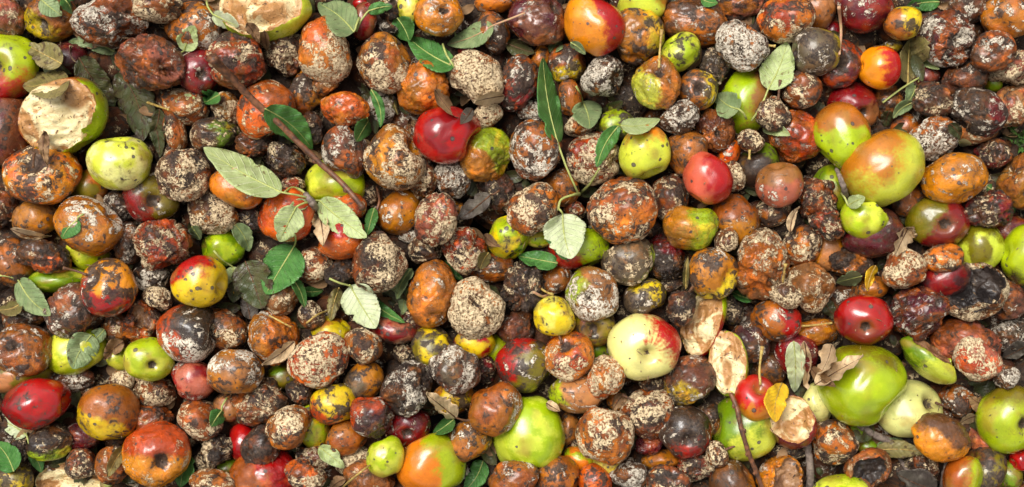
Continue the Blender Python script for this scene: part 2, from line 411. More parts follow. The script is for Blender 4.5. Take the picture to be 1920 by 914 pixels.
# cx, cy, rx, ry, tilt, depth (0 top of heap, 2 deep), style, extras
# extras: s/k stem or calyx seen at, b=(direction,share) of second colour, m=(direction) mould side, cut=(nx,ny,nz,h,bowl,kind),
#         st=[points] stem, lm=landmark name, L=own label
AP = [
(8,32,38,38,0,1,'tan',dict(A='pn')),
(98,33,50,42,0,1,'brn',dict(A='br',B='yl',b=(230,.28),k=(84,56),L='brown apple with yellow base and calyx in the upper left corner',lm='brown and yellow apple')),
(205,36,72,52,-8,0,'brn',dict(M=.36,m=(100),W=.8,B='rb',L='large collapsed wet brown apple with cream mould, at top left',lm='large collapsed wet apple')),
(285,10,58,32,-10,0,'rust',dict(A='br',M=.42,W=.6)),
(368,52,55,48,0,1,'och',dict(D=.4,m=(-30),M=.2)),
(12,128,58,60,0,1,'lgr',dict(A='gr',b=(270,.25),B='rd',s=(4,137),S=.3,L='green apple with red lower edge cut by the left frame',lm='green apple at left edge')),
(15,245,46,65,0,1,'mar',dict(A='mr',B='pb',D=.2,L='plum-maroon apple at left edge below the half-green apple',lm='maroon apple at left edge')),
(120,220,82,68,10,0,'lgr',dict(A='gr',b=(140,.5),B='rb',cut=(-.10,-.12,.98,.40,-.34,'f'),L='large bitten apple showing cream flesh, green skin on its right',lm='large bitten cream-fleshed apple')),
(81,325,70,58,0,0,'ora',dict(A='oy',B='og',D=.47,S=.7,s=(80,302),st=[(80,318),(84,290)],L='orange apple covered in black specks with its stem up',lm='black-specked orange apple')),
(223,306,59,50,-5,0,'lgr',dict(A='lg',B='pg',S=.22,D=.12,L='smooth yellow-green apple with few dark specks right of speckled orange apple',lm='smooth yellow-green apple')),
(284,120,67,53,-25,0,'brn',dict(A='rb',B='pn',W=.9,D=.3,L='sunken wet red-brown apple in the upper left',lm='sunken red-brown apple')),
(372,135,37,41,0,.7,'mar',dict(A='cr',B='mr',k=(388,148))),
(346,200,43,34,0,1,'rust',dict(A='br',S=.4)),
(344,329,51,49,0,0,'cru',dict(A='rb',M=.5,D=.45)),
(328,243,20,40,5,1,'rust',dict(A='br')),
(403,252,45,31,0,1,'dkb',dict(b=(0,.35),B='dg')),
(122,112,42,34,0,2,'vio',{}),(290,64,34,28,0,2,'mum',{}),
(498,15,82,63,15,0,'lgr',dict(A='gr',b=(0,.4),B='lg',cut=(-.2,.25,.94,.34,-.36,'f'),L='huge bitten apple with browned cream flesh at the top edge',lm='huge bitten apple at top edge')),
(441,113,56,54,0,0,'redm',dict(D=.36,L='red-orange mouldy apple under the cut end of the long twig',lm='red mouldy apple under the twig end')),
(537,103,41,39,0,1,'mum',dict(M=.38,B='pb')),
(612,94,51,61,-10,0,'ora',dict(M=.34,m=(-45),W=.4,B='ot',L='bright orange apple with white mould on its lower right',lm='orange apple with white mould')),
(719,118,50,57,0,0,'rust',dict(A='oc',m=(270),M=.34)),
(683,40,23,34,0,1,'mar',dict(A='pb')),
(575,173,37,43,-10,1,'och',dict(D=.42,W=.5,B='rb')),
(500,206,54,55,0,.2,'ora',dict(b=(60,.35),B='rb',D=.32,M=.15,L='orange apple crossed by the long twig with a green leaf on it',lm='orange apple under the twig')),
(425,206,29,31,0,1,'cru',dict(A='oc',M=.5)),
(648,206,46,32,5,0,'ora',dict(W=.6,B='ot',D=.15,L='small orange shrivelled apple with a pointed dry tip',lm='small shrivelled orange apple')),
(585,240,24,30,0,1,'mum',dict(M=.08)),
(478,268,34,27,0,1,'mur',dict(M=.12)),
(535,300,36,32,0,1,'mum',dict(M=.15,G=.25)),
(647,286,43,51,0,0,'pur',dict(A='rb',B='pb',M=.28)),
(738,295,57,61,0,0,'rust',dict(A='oy',B='br',M=.34,m=(-40),D=.36,L='orange-brown apple with white mould touching left side of glossy crimson apple',lm='orange apple left of the crimson one')),
(792,164,50,50,0,0,'tan',dict(A='ot',B='oc',M=.02,D=.08,W=.6,G=.3,L='tan-orange wrinkled apple with a cracked skin above the glossy crimson apple',lm='cracked tan-orange apple')),
(718,205,28,32,0,1.7,'gry',{}),
(628,345,55,46,0,1.2,'grn',dict(L='bright green apple partly hidden beneath the long twig',lm='green apple beneath the twig')),
(768,14,22,28,0,1,'yel',dict(A='gr',S=.5)),
(735,15,27,26,0,1.6,'mum',{}),(727,50,22,16,0,1.7,'gry',{}),(676,8,14,12,0,1.7,'red',{}),
(390,74,18,26,0,1,'mur',{}),(610,160,24,20,0,.8,'tan',dict(A='br')),
(823,27,46,41,0,0,'och',dict(k=(836,24),D=.12,S=.1,W=.3,G=.22,B='oy',L='glossy ochre apple with a white-crusted calyx near the top edge',lm='glossy ochre apple')),
(928,3,36,22,0,1,'och',dict(A='ot')),
(1008,38,55,48,0,0,'mar',dict(A='mr',B='pb',W=.4,k=(1050,14),L='dark maroon wrinkled apple beside the large red and yellow apple',lm='wrinkled maroon apple at top')),
(1115,46,56,60,15,0,'ryl',dict(A='rd',B='oy',b=(200,.5),D=.02,S=.22,G=.18,L='large shiny red and yellow apple at the top centre',lm='large shiny red and yellow apple')),
(925,62,30,39,0,1,'brn',dict(A='rb',D=.5)),
(875,93,17,13,0,1.6,'mar',{}),
(893,147,53,51,0,0,'cru',dict(A='br',M=.85,m=(-70),D=.25,L='dark apple thickly crusted with beige mould above the glossy crimson apple',lm='beige-crusted apple')),
(974,157,44,54,-8,.2,'brn',dict(A='rb',B='cr',b=(270,.4),D=.42,W=.5)),
(914,217,29,25,0,.1,'rust',dict(A='og',M=.62)),
(838,254,62,53,-5,0,'red',dict(S=.05,L='glossy crimson apple with a white highlight, upper centre',lm='glossy crimson apple')),
(910,291,48,50,0,.35,'yel',dict(A='oc',B='gr',b=(30,.45),S=.08,D=.05,W=.5,L='wrinkled yellow-green apple at lower right of the glossy crimson apple',lm='wrinkled yellow-green apple')),
(1004,282,50,57,0,0,'brn',dict(M=.28,m=(230),D=.42)),
(998,206,31,23,0,1,'gry',dict(A='pb')),
(1013,108,17,25,0,1,'och',{}),
(1063,120,34,35,0,1,'brn',dict(b=(270,.35),B='yl',D=.45)),
(1129,142,40,38,0,0,'gry',dict(M=.45,L='round black apple netted with grey-white mould, upper centre right',lm='black apple netted with grey mould')),
(1069,182,21,34,0,1,'brn',dict(A='br')),
(1090,237,31,19,0,1,'cru',dict(A='br')),
(1112,298,49,50,0,.1,'redm',dict(A='ro',M=.45,m=(-20),D=.4,G=.25)),
(1155,236,35,30,0,1,'ysc',dict(A='gr')),
(1207,0,47,43,0,.8,'lgr',dict(b=(30,.3),B='oc',A='lg',L='pale yellow-green apple cut by the top edge',lm='pale green apple at top edge')),
(1196,69,49,51,0,.1,'och',dict(A='oc',B='yl',b=(0,.28),D=.32,S=.45,W=.35,L='ochre spotted apple with yellow right edge beside shiny red-yellow one',lm='ochre spotted apple at top')),
(1300,43,62,43,-5,.9,'brn',dict(A='db',B='br',D=.2,G=.28)),
(1389,15,43,28,0,1,'pur',dict(A='pn',B='br',M=.02)),
(1391,86,49,50,0,0,'cru',dict(A='ot',B='gy',M=.62,D=.5,tint='w',st=[(1432,88),(1450,90)],L='round apple coated in grey-white mould with a short stem at right',lm='grey-white mouldy apple')),
(1475,38,53,44,5,.1,'rust',dict(A='ot',B='ro',M=.3,m=(-60),S=.4)),
(1275,98,37,37,0,.1,'ysc',dict(A='gr',B='lg',D=.3,S=.45,L='small green apple with dark blotches right of ochre spotted apple',lm='small blotched green apple')),
(1231,155,46,51,0,0,'och',dict(A='oc',B='lg',b=(200,.3),D=.1,S=.15,W=.55,G=.25,s=(1232,126),st=[(1232,132),(1235,100),(1238,60)],L='wrinkled brown-yellow apple with a long upright stem',lm='wrinkled apple with long upright stem')),
(1309,168,37,38,0,0,'ysc',dict(A='yl',B='br',b=(190,.55),D=.45,k=(1306,168))),
(1339,128,28,37,0,.9,'mum',dict(A='br',B='gy')),
(1395,190,52,60,0,1,'grn',dict(A='gr',B='tb',b=(10,.42),L='large green apple with a brown right side, mostly covered',lm='green apple with brown side')),
(1503,168,36,36,0,0,'rust',dict(A='rb',S=.4)),
(1450,214,33,33,0,0,'cru',dict(A='pb',M=.42,D=.45,st=[(1456,190),(1460,152)])),
(1490,255,51,50,0,.3,'brn',dict(A='rb',B='ro',M=.08,D=.15,W=.6,G=.22,L='glossy sunken red-brown apple left of the half brown half green apple',lm='glossy sunken red-brown apple')),
(1274,220,38,32,0,0,'gry',dict(A='db',M=.5,st=[(1252,208),(1228,196),(1212,192)])),
(1342,245,35,39,0,.6,'pur',dict(A='pb',B='br',M=.02,D=.1,W=1.1,G=.5,k=(1343,256))),
(1408,265,26,22,0,0,'cru',dict(M=.5,D=.45,st=[(1404,282),(1403,300)])),
(1209,286,48,50,0,0,'lgr',dict(A='lg',B='ot',b=(85,.18),S=.28,L='clean yellow-green apple with fine dark specks, right of centre top',lm='clean yellow-green apple')),
(1288,289,37,44,0,.2,'brn',dict(A='br',D=.42,S=.4)),
(1366,285,21,27,0,1,'ryl',dict(B='og')),
(1328,334,46,49,0,.1,'pnk',dict(A='pk',B='rd',b=(10,.5),S=.04,L='smooth pink-red apple right of the clean yellow-green apple',lm='smooth pink-red apple')),
(1420,312,39,42,0,1,'dgr',dict(B='bk',b=(230,.55),D=.4)),
(1531,98,42,45,0,0,'ysc',dict(A='yl',B='gy',b=(190,.72),D=.35,M=.15,L='grey-netted apple with a yellow right edge near top right',lm='grey-netted apple with yellow edge')),
(1528,20,37,39,0,1,'och',dict(A='tn')),
(1180,182,38,42,0,1.9,'mum',{}),(1155,200,18,18,0,1.9,'dgr',{}),
(1620,14,56,48,0,.2,'mar',dict(A='cr',B='mr',M=.14,m=(130),L='shiny maroon apple with white flecks cut by the top edge at right',lm='shiny maroon apple at top right')),
(1692,44,35,31,0,.1,'yel',dict(A='yl',B='br',b=(200,.42),S=.15,D=.3,L='small yellow apple with a brown left side near the top right',lm='small yellow and brown apple')),
(1775,72,54,52,0,.1,'pur',dict(A='rb',B='mr',M=.38,tint='w',W=.8,k=(1785,86),L='collapsed maroon apple dusted with white mould near the top right',lm='white-dusted maroon apple')),
(1812,15,33,29,0,1,'pur',{}),
(1890,30,50,43,0,.3,'och',dict(A='oc',D=.25,L='ochre-brown apple in the upper right corner',lm='ochre apple in the upper right corner')),
(1860,97,42,39,0,.1,'pur',dict(A='db',B='rb',M=.2)),
(1895,124,43,34,0,.8,'cru',dict(A='pn',M=.6)),
(1575,122,39,45,-15,.8,'mar',dict(A='ro',B='mr',D=.42,W=.3,s=(1560,115))),
(1647,128,37,40,0,0,'pnk',dict(A='oy',B='rd',b=(0,.4),streak=1,L='small clean red and yellow striped apple right of the grey-netted apple',lm='small red and yellow striped apple')),
(1602,199,48,42,-20,.9,'mar',dict(A='cr',B='tn',b=(-60,.25),k=(1614,219),L='crimson apple with a tan calyx end above the half brown half green apple',lm='crimson apple with tan base')),
(1576,254,54,62,0,.1,'grn',dict(A='gr',B='br',b=(88,.36),S=.25,sharp=3,L='apple half brown above and bright green below',lm='half brown half green apple')),
(1653,316,75,72,0,0,'lgr',dict(A='lg',B='oc',b=(130,.42),S=.04,L='very large pale green apple flushed tan at upper right',lm='very large green and tan apple')),
(1749,187,37,34,0,0,'mur',dict(A='pb',M=.26)),
(1834,211,55,47,0,0,'pur',dict(A='db',B='cr',b=(-10,.35),D=.48,L='large dark red-brown scabbed apple near the right edge',lm='large dark scabbed apple')),
(1810,149,41,33,0,.8,'pur',dict(A='pb',M=.1)),
(1751,259,47,43,0,0,'cru',dict(A='br',M=.5,tint='w',m=(250),D=.3)),
(1897,200,32,38,0,1,'tan',dict(A='pn',B='tn')),
(1790,335,60,48,-5,0,'och',dict(A='oy',B='oc',b=(90,.4),S=.45,D=.15,G=.25,L='oval golden-orange apple with dark spots, right side',lm='oval golden spotted apple')),
(1860,288,32,28,0,1,'mur',dict(A='cr',M=.12)),
(1735,143,25,22,0,1.8,'vio',{}),(1695,240,28,30,0,1.6,'och',dict(A='rb',S=.1)),
(1668,192,28,33,0,1.2,'pur',dict(A='br',M=.05)),
(1672,90,20,14,0,1.7,'ysc',{}),(1560,62,17,24,0,1.7,'mar',{}),
(1828,248,40,24,0,1,'tan',{}),
(1918,338,44,52,0,.2,'tan',dict(A='oc',B='br',M=.05,L='ochre wrinkled apple cut by the right frame, upper half',lm='ochre apple at right edge')),
(1862,157,18,16,0,1.8,'dgr',{}),
(68,408,43,39,0,.9,'och',dict(A='tb',B='oc',S=.5)),
(2,390,31,36,0,1,'redm',dict(A='db',M=.05)),
(168,425,63,53,-12,0,'och',dict(A='br',B='oc',D=.22,S=.4,M=.16,m=(60),G=.2,L='large glossy brown apple with a small round leaf on it',lm='glossy brown apple with round leaf')),
(168,352,34,34,0,1.4,'dgr',dict(A='ol',B='br')),
(222,385,26,30,0,1.2,'gry',dict(M=.3)),
(284,372,52,47,-15,.2,'rgn',dict(A='cr',B='ol',b=(30,.45),s=(306,380),D=.3,L='red and olive apple with a deep stem hollow, left of mouldy apples',lm='red and olive hollowed apple')),
(303,460,55,49,-5,0,'redm',dict(A='ro',M=.28,W=1.1,D=.3,L='deeply wrinkled red-orange apple on the left side',lm='deeply wrinkled red-orange apple')),
(240,455,27,39,0,1,'pur',dict(W=.8)),
(83,481,51,31,-8,.1,'redm',dict(A='db',B='og',b=(270,.3),D=.45,M=.08)),
(25,491,40,45,0,.8,'brn',dict(A='br',M=.1,D=.4)),
(163,472,38,33,0,1.3,'grn',{}),
(108,524,56,24,3,.9,'grn',dict(A='dg')),
(203,539,54,55,-20,0,'ryl',dict(A='rd',B='oy',b=(70,.5),D=.4,G=.2,s=(172,512),st=[(172,515),(150,508),(128,502)],L='red and yellow scabbed apple with its stem pointing left',lm='red and yellow scabbed apple')),
(140,583,53,52,0,.3,'pur',dict(A='db',B='pb',M=.18,L='purple-black apple below left of the red and yellow scabbed one',lm='purple-black apple')),
(373,528,50,48,0,0,'yel',dict(A='yl',B='rd',b=(130,.28),S=.55,D=.12,L='yellow apple with big brown spots and a red shoulder',lm='big-spotted yellow apple')),
(283,523,33,28,0,.8,'gry',{}),
(296,560,27,22,0,.7,'cru',dict(A='bk',M=.5)),
(265,604,38,41,0,.7,'redm',dict(A='og',B='ot',W=1.1,M=.12,cut=(.35,.35,.87,.72,.45,'b'))),
(352,624,54,56,0,.1,'mar',dict(A='ro',B='bk',b=(20,.5),M=.26,m=(270),D=.3,L='large red and black rotting apple with white mould below big-spotted yellow apple',lm='large red and black apple')),
(222,616,31,29,0,1,'rust',dict(A='br')),
(40,657,57,49,-8,0,'brn',dict(A='rb',B='br',k=(25,640),G=.2,M=.12,L='glossy brown apple with calyx on the left side below centre',lm='glossy brown apple at left')),
(45,597,40,24,0,1.3,'pur',{}),
(400,397,47,42,0,.6,'cru',dict(A='oc',B='db',M=.5,D=.4)),
(418,466,40,34,0,1,'grn',dict(A='dg',B='gr')),
(444,350,51,39,-10,.3,'och',dict(A='ot',B='oc',D=.15,S=.1,L='orange-brown apple under the big pale leaf',lm='orange apple under the big pale leaf')),
(471,408,26,28,0,1,'mum',dict(A='cr')),
(537,403,54,50,0,.3,'ora',dict(G=.2,D=.12,L='glossy bright orange apple beneath the leaf cluster',lm='glossy orange apple under leaves')),
(644,448,49,38,8,.2,'ora',dict(B='rd',b=(60,.4),G=.2,D=.05,L='shiny orange-red apple partly covered by a long pale leaf',lm='shiny orange-red apple')),
(650,388,36,28,0,1.1,'ora',{}),
(748,398,43,41,0,.8,'och',dict(A='oc',B='br',D=.1,S=.3)),
(588,497,35,33,0,.8,'rust',dict(A='rb',M=.4)),
(708,492,53,55,20,0,'cru',dict(A='rb',B='db',M=.5,m=(0),D=.4,L='big dark rotten apple with beige mould on its right, left of centre',lm='big dark beige-moulded apple')),
(640,511,31,28,0,.7,'mum',dict(A='bk',M=.0)),
(690,362,27,31,0,1.6,'mum',{}),
(528,555,37,37,0,.8,'tan',dict(A='tn',M=.3)),
(421,620,45,41,0,.2,'rust',dict(A='br',S=.45,D=.4)),
(512,635,46,51,0,.1,'och',dict(A='ot',B='oc',b=(180,.4),W=.6,M=.1,m=(180),S=.3,L='orange wrinkled apple with mould at left, lower left centre',lm='orange wrinkled apple')),
(584,592,25,27,0,.8,'cru',dict(A='bk',M=.35)),
(622,623,36,29,0,1.5,'och',dict(A='yl',S=.1,D=.1)),
(738,616,43,28,0,.7,'mar',dict(A='cr',B='pn',D=.35)),
(548,350,23,17,0,1,'redm',{}),
(788,333,31,40,0,.7,'mur',dict(B='oc')),
(847,338,35,34,0,.4,'gry',dict(A='db')),
(818,412,40,51,0,0,'redm',dict(A='pn',B='rb',M=.46,L='tall reddish apple speckled all over with cream mould, near centre',lm='tall cream-speckled apple')),
(930,362,37,39,0,.9,'mum',dict(A='pb',M=.2)),
(999,392,48,50,0,0,'rust',dict(A='ot',B='rb',M=.46,D=.35,L='round orange apple with grey-white mould and small holes, at centre',lm='round mouldy orange apple at centre')),
(1053,351,31,35,0,.9,'brn',dict(A='br')),
(1166,395,64,63,0,0,'rust',dict(A='ot',B='rb',b=(100,.5),M=.32,D=.4,S=.5,L='biggest mouldy red-brown apple right of centre, spotted with grey rings',lm='biggest mouldy red-brown apple')),
(870,471,43,45,0,.1,'redm',dict(A='ro',M=.42,D=.38,W=.9,G=.25,L='glistening red wrinkled apple with cream mould near the centre',lm='glistening red wrinkled apple')),
(954,446,39,42,0,.1,'yel',dict(A='gr',B='yl',S=.35,D=.22,L='yellow-green apple with a dark patch near the centre',lm='yellow-green apple near centre')),
(1012,448,26,16,0,1,'yel',dict(A='gr')),
(1085,467,56,38,0,.2,'rgn',dict(A='rd',B='gr',b=(15,.5),D=.3,L='red and green apple under the pale triangular leaf',lm='red and green apple under leaf')),
(798,468,31,25,0,.8,'cru',dict(A='bk',M=.38)),
(811,551,47,63,0,.2,'och',dict(A='br',B='ot',D=.15,S=.15,W=.5,L='tall smooth brown apple left of the ring-crusted one',lm='tall brown apple')),
(894,579,53,59,0,0,'cru',dict(A='ot',B='db',M=.85,D=.15,k=(897,562),L='cream-grey mould-encrusted apple with ridges round its calyx, lower centre',lm='ridged cream-crusted apple')),
(925,503,40,26,0,.9,'brn',dict(A='rb',M=.02)),
(983,539,43,45,0,.7,'mum',dict(A='bk',B='db',M=.12,W=1.4,st=[(1000,530),(1020,545),(1036,552)],L='crumbling black mummified apple with two bare stems, near the centre',lm='crumbling black apple')),
(1043,523,31,29,0,.8,'och',dict(A='tb',S=.3)),
(1110,552,49,52,0,0,'och',dict(A='tb',B='gr',b=(165,.14),M=.3,m=(-60),tint='w',D=.25,k=(1095,560),G=.28,L='olive-brown apple with a white mouldy rim right of centre',lm='brown apple with white rim')),
(1040,593,39,37,0,0,'yel',dict(A='cy',B='yl',S=.3,D=.2,L='small pale yellow apple with dark specks below the centre',lm='small pale yellow apple')),
(1113,612,39,37,0,.6,'dgr',dict(A='ol',B='pb',D=.3,s=(1108,618),st=[(1108,618),(1104,628)])),
(967,612,35,37,0,.8,'pur',dict(A='pb',W=.7,M=.05)),
(1178,489,49,47,-15,.1,'dkb',dict(A='gy',B='gr',b=(-15,.14),D=.4,W=.35,L='grey-brown apple with a green sliver on its right edge',lm='grey-brown apple with green sliver')),
(770,442,26,16,0,1.5,'gry',{}),(1078,395,20,20,0,1.2,'redm',{}),(855,392,15,14,0,1.8,'och',{}),
(780,608,27,29,0,1,'mur',dict(A='cr')),
(1255,372,37,45,0,.4,'dkb',dict(A='pb',D=.42)),
(1218,425,22,21,0,1,'mum',{}),
(1297,427,52,45,15,.1,'lgr',dict(A='gr',B='oc',b=(180,.38),S=.3,W=.45,L='yellow-green apple with a wrinkled brown left side, right of centre',lm='yellow-green apple with brown left side')),
(1380,412,44,47,0,.2,'och',dict(A='rb',B='oc',b=(280,.4),S=.5,D=.22,L='orange-brown apple with round dark spots right of centre',lm='dark-spotted orange-brown apple')),
(1362,451,22,24,0,0,'cru',dict(A='db',M=.55,L='tiny round mould-crusted apple below dark-spotted orange-brown apple',lm='tiny round crusted apple')),
(1461,347,43,42,0,0,'pur',dict(A='pn',B='tb',b=(100,.4),M=.02,D=.12,S=.3,W=.1,G=.3,L='smooth dusky-pink apple left of the wilted stalk',lm='smooth dusky-pink apple')),
(1449,398,32,27,0,.8,'rust',dict(A='br',D=.45)),
(1530,373,39,39,0,.3,'mur',dict(A='pb',B='rb',M=.2)),
(1248,485,38,44,0,.8,'mar',dict(A='cr',B='bk',b=(260,.6),D=.45,W=.7)),
(1338,513,46,48,0,.1,'och',dict(A='oc',B='yl',b=(-60,.3),D=.42,S=.3,M=.1)),
(1430,495,53,67,0,.1,'tan',dict(A='ot',B='tb',W=1.0,M=.3,m=(80),D=.25,st=[(1462,530),(1462,495)],L='large torn orange-brown wrinkled apple right of centre',lm='large torn wrinkled apple')),
(1209,557,39,35,0,.1,'ysc',dict(A='yl',B='gy',b=(230,.4),D=.42,L='yellow apple with brown-black scab above the huge pink and green apple',lm='yellow scabbed apple')),
(1277,579,28,34,0,0,'mum',dict(A='pb',st=[(1290,550),(1308,522),(1325,497)],L='dark wrinkled apple with a long slanting stem',lm='dark apple with slanting stem')),
(1318,602,36,68,-22,.25,'lgr',dict(A='gr',B='rd',b=(-50,.3),cut=(-.55,.1,.83,.22,-.22,'f'),L='tall broken apple half with browned flesh facing left',lm='tall broken apple half')),
(1368,580,26,27,0,1,'mum',dict(A='ol')),
(1474,551,32,29,0,0,'cru',dict(A='db',M=.55,st=[(1463,532),(1462,490)])),
(1518,539,46,47,0,.2,'tan',dict(A='br',B='tb',M=.3,m=(270))),
(1503,461,34,37,0,.6,'rust',dict(A='ot',M=.25)),
(1455,601,44,39,0,.6,'mar',dict(A='br',B='rd',b=(0,.35),D=.25,S=.5)),
(1378,330,19,28,0,1,'cru',dict(A='rb')),
(1258,535,28,17,0,1.5,'mum',{}),
(1550,421,36,31,0,.1,'mur',dict(A='ro',M=.2)),
(1550,471,33,38,0,.9,'och',dict(A='oy',B='tn',S=.0,D=.03)),
(1616,412,42,35,-35,.0,'grn',dict(cut=(.5,.75,-.3,.35,.02,'s'),A='lg',B='gr',L='lime-green wedge-shaped apple piece with a small leaf on it',lm='lime-green apple wedge')),
(1562,353,36,42,0,1,'dgr',dict(A='gr',B='dg')),
(1634,437,52,46,0,.6,'vio',dict(L='dark plum apple beneath the lime-green wedge',lm='dark plum apple')),
(1760,414,58,50,0,.1,'rgn',dict(A='cr',B='ol',b=(150,.35),k=(1760,421),S=.12,D=.03,G=.24,L='red apple with green shoulder showing its calyx, right side',lm='red and green apple with calyx')),
(1852,393,44,37,0,.1,'mur',dict(A='cr',B='db',M=.2)),
(1835,463,43,44,0,.9,'lgr',dict(A='ol',B='lg',D=.05,L='dull pale green apple right of the red apple with calyx',lm='dull pale green apple')),
(1768,484,37,28,0,.1,'rust',dict(A='ot',B='br',M=.15,D=.4)),
(1768,521,46,38,0,.6,'mar',dict(A='cr',B='vi')),
(1925,478,44,57,0,.1,'grn',dict(A='gr',B='bk',b=(250,.06),L='bright green apple with a rotten dark pit, at the right edge',lm='bright green apple at right edge')),
(1895,436,44,33,0,1,'mar',dict(A='rb',B='mr')),
(1825,546,59,57,-20,.1,'cru',dict(A='db',B='br',M=.5,cut=(-.45,.5,.74,.30,.75,'c'),L='hollowed half apple, dark crusted bowl near right edge',lm='hollowed dark half apple')),
(1697,503,43,38,0,.1,'cru',dict(A='br',B='rb',M=.45)),
(1595,494,41,31,0,.8,'mur',dict(A='ot',M=.1)),
(1722,589,52,51,0,.1,'brn',dict(A='rb',B='mr',W=.9,D=.25,G=.22,L='wrinkled glossy red-brown apple right of the red apple with hollow',lm='wrinkled glossy red-brown apple')),
(1621,601,53,46,0,0,'red',dict(A='rd',B='cr',D=.03,S=.12,k=(1615,618),b=(250,.3),L='bright red apple with calyx hollow above the largest green apple',lm='bright red apple with calyx')),
(1888,562,35,37,0,.7,'pur',dict(A='pb',B='tb',M=.02)),
(1890,627,44,30,0,.9,'gry',dict(A='gy',M=.3)),
(1702,372,36,34,0,1,'brn',dict(A='db',M=.02)),
(1632,540,32,22,0,1,'och',dict(A='br')),
(143,656,55,46,0,.6,'grn',dict(L='lime-green apple nearly covered by a broad grey-green leaf',lm='green apple under broad leaf')),
(32,698,64,36,15,.6,'dgr',dict(A='ol',B='tn',D=.2)),
(137,710,40,24,0,1.2,'pur',dict(M=.25)),
(68,757,58,47,8,0,'red',dict(A='rd',B='cr',D=.2,S=.45,b=(180,.3),L='deep red apple with grey specks in the lower left',lm='grey-specked red apple')),
(279,674,46,41,-10,.1,'lgr',dict(A='lg',B='gr',k=(300,686),S=.15,L='pale yellow-green apple with calyx, lower left',lm='pale yellow-green apple with calyx')),
(217,670,30,24,0,1.4,'grn',{}),
(290,733,38,29,0,.9,'cru',dict(A='rb',M=.5)),
(363,714,43,37,0,.3,'mar',dict(A='pn',B='cr',M=.1,D=.2,G=.25)),
(204,774,58,55,35,0,'ysc',dict(A='yl',B='br',b=(60,.5),D=.3,G=.25,L='big yellow apple with olive-brown scabbed top, lower left',lm='big yellow and olive apple')),
(282,790,41,33,0,.9,'redm',dict(A='rb',M=.1)),
(375,788,42,38,0,.4,'rust',dict(A='rb',M=.4,D=.4)),
(95,828,43,36,0,.4,'dkb',dict(A='bk',B='gr',b=(280,.22),M=.08,D=.3)),
(155,818,37,27,0,.7,'mar',dict(A='mr',W=.4,D=.3)),
(152,870,29,28,0,.5,'dkb',dict(A='db')),
(210,871,31,37,0,.5,'rust',dict(A='br',M=.08)),
(293,853,64,58,30,0,'ora',dict(A='oy',B='ro',b=(80,.4),D=.12,S=.08,M=.12,G=.16,k=(320,860),L='large shiny orange-red apple at the lower left',lm='large shiny orange-red apple')),
(27,896,34,30,0,.2,'ysc',dict(A='yl')),
(140,902,64,36,0,1,'lgr',dict(A='pl',B='cm',cut=(0,.1,.99,.3,.1,'f'),L='pale cut apple showing cream flesh at the bottom left edge',lm='pale cut apple at bottom left')),
(36,850,20,26,0,.8,'mum',{}),
(408,845,29,29,0,.7,'mum',dict(A='db',M=.42)),(385,872,26,26,0,.9,'mum',dict(M=.3)),
(400,906,42,26,0,.6,'rust',dict(A='br')),
(230,716,24,20,0,1.5,'cru',{}),(175,726,42,28,0,1.6,'mum',{}),
(487,754,53,45,15,.3,'dkb',dict(A='db',B='rb',M=.25,L='large dark brown lumpy apple with white flecks, lower left centre',lm='large dark brown lumpy apple')),
(441,697,52,43,8,.1,'och',dict(A='oc',B='tb',M=.2,m=(60),S=.3,D=.3)),
(597,676,57,54,0,0,'rust',dict(A='og',B='ro',M=.5,D=.38,L='vivid orange-red apple heavily marbled with cream mould, lower left centre',lm='marbled orange-red apple')),
(540,802,42,41,0,0,'rust',dict(A='oc',B='br',M=.28,m=(110),D=.3)),
(681,651,36,37,0,0,'rust',dict(A='br',M=.28)),
(682,714,37,36,0,.3,'och',dict(A='oc',B='gy',b=(200,.4),S=.2)),
(762,729,48,52,0,.1,'gry',dict(A='bk',B='db',M=.4,W=.9,L='black wrinkled apple with white mould ridges, lower centre left',lm='black wrinkled white-ridged apple')),
(625,758,43,38,0,.3,'ysc',dict(A='yl',B='ro',b=(240,.3),D=.38,L='yellow and red scabbed apple below the marbled orange-red apple',lm='yellow and red scabbed apple')),
(697,783,40,38,0,.1,'mar',dict(A='ro',B='vi',b=(-60,.5),W=.6,D=.25,M=.1)),
(489,837,38,40,0,.2,'pur',dict(A='bk',B='pb',M=.08,D=.4)),
(462,832,30,38,0,.9,'red',{}),
(497,886,62,47,0,.7,'red',dict(A='rd',B='rb',b=(200,.4),W=.3,L='red apple with a torn brown patch at the bottom edge',lm='torn red apple at bottom')),
(562,736,25,26,0,.8,'mum',dict(A='mr')),
(528,706,28,24,0,1.6,'dgr',{}),
(587,800,30,41,0,.7,'yel',dict(A='gr',B='yl',S=.5,D=.2)),
(426,763,27,27,0,.8,'och',dict(A='tn')),
(650,820,39,35,0,.4,'och',dict(A='rb',B='br',D=.3)),
(573,892,39,32,0,.1,'redm',dict(A='og',M=.38)),
(592,862,35,29,0,.7,'mur',{}),
(762,800,43,35,0,.7,'mar',dict(A='cr',B='mr',k=(765,812),G=.18)),
(723,856,35,38,0,0,'lgr',dict(A='lg',B='gr',S=.22,L='small pale green apple with black dots left of the bottom orange-green apple',lm='small dotted pale green apple')),
(660,862,35,26,0,.8,'cru',dict(A='rb')),
(692,896,46,33,0,.6,'tan',dict(A='br',M=.1)),
(807,871,65,59,0,.1,'grn',dict(A='gr',B='ot',b=(190,.52),S=.12,sharp=1.8,L='large apple half orange half green at the bottom edge, left of centre',lm='large half orange half green apple')),
(758,660,21,21,0,1.1,'mum',{}),
(425,876,22,20,0,1.7,'dgr',{}),
(812,652,38,39,0,.6,'ysc',dict(A='yl',D=.48)),
(890,643,37,29,0,.6,'yel',dict(A='yl',B='rd',S=.3)),
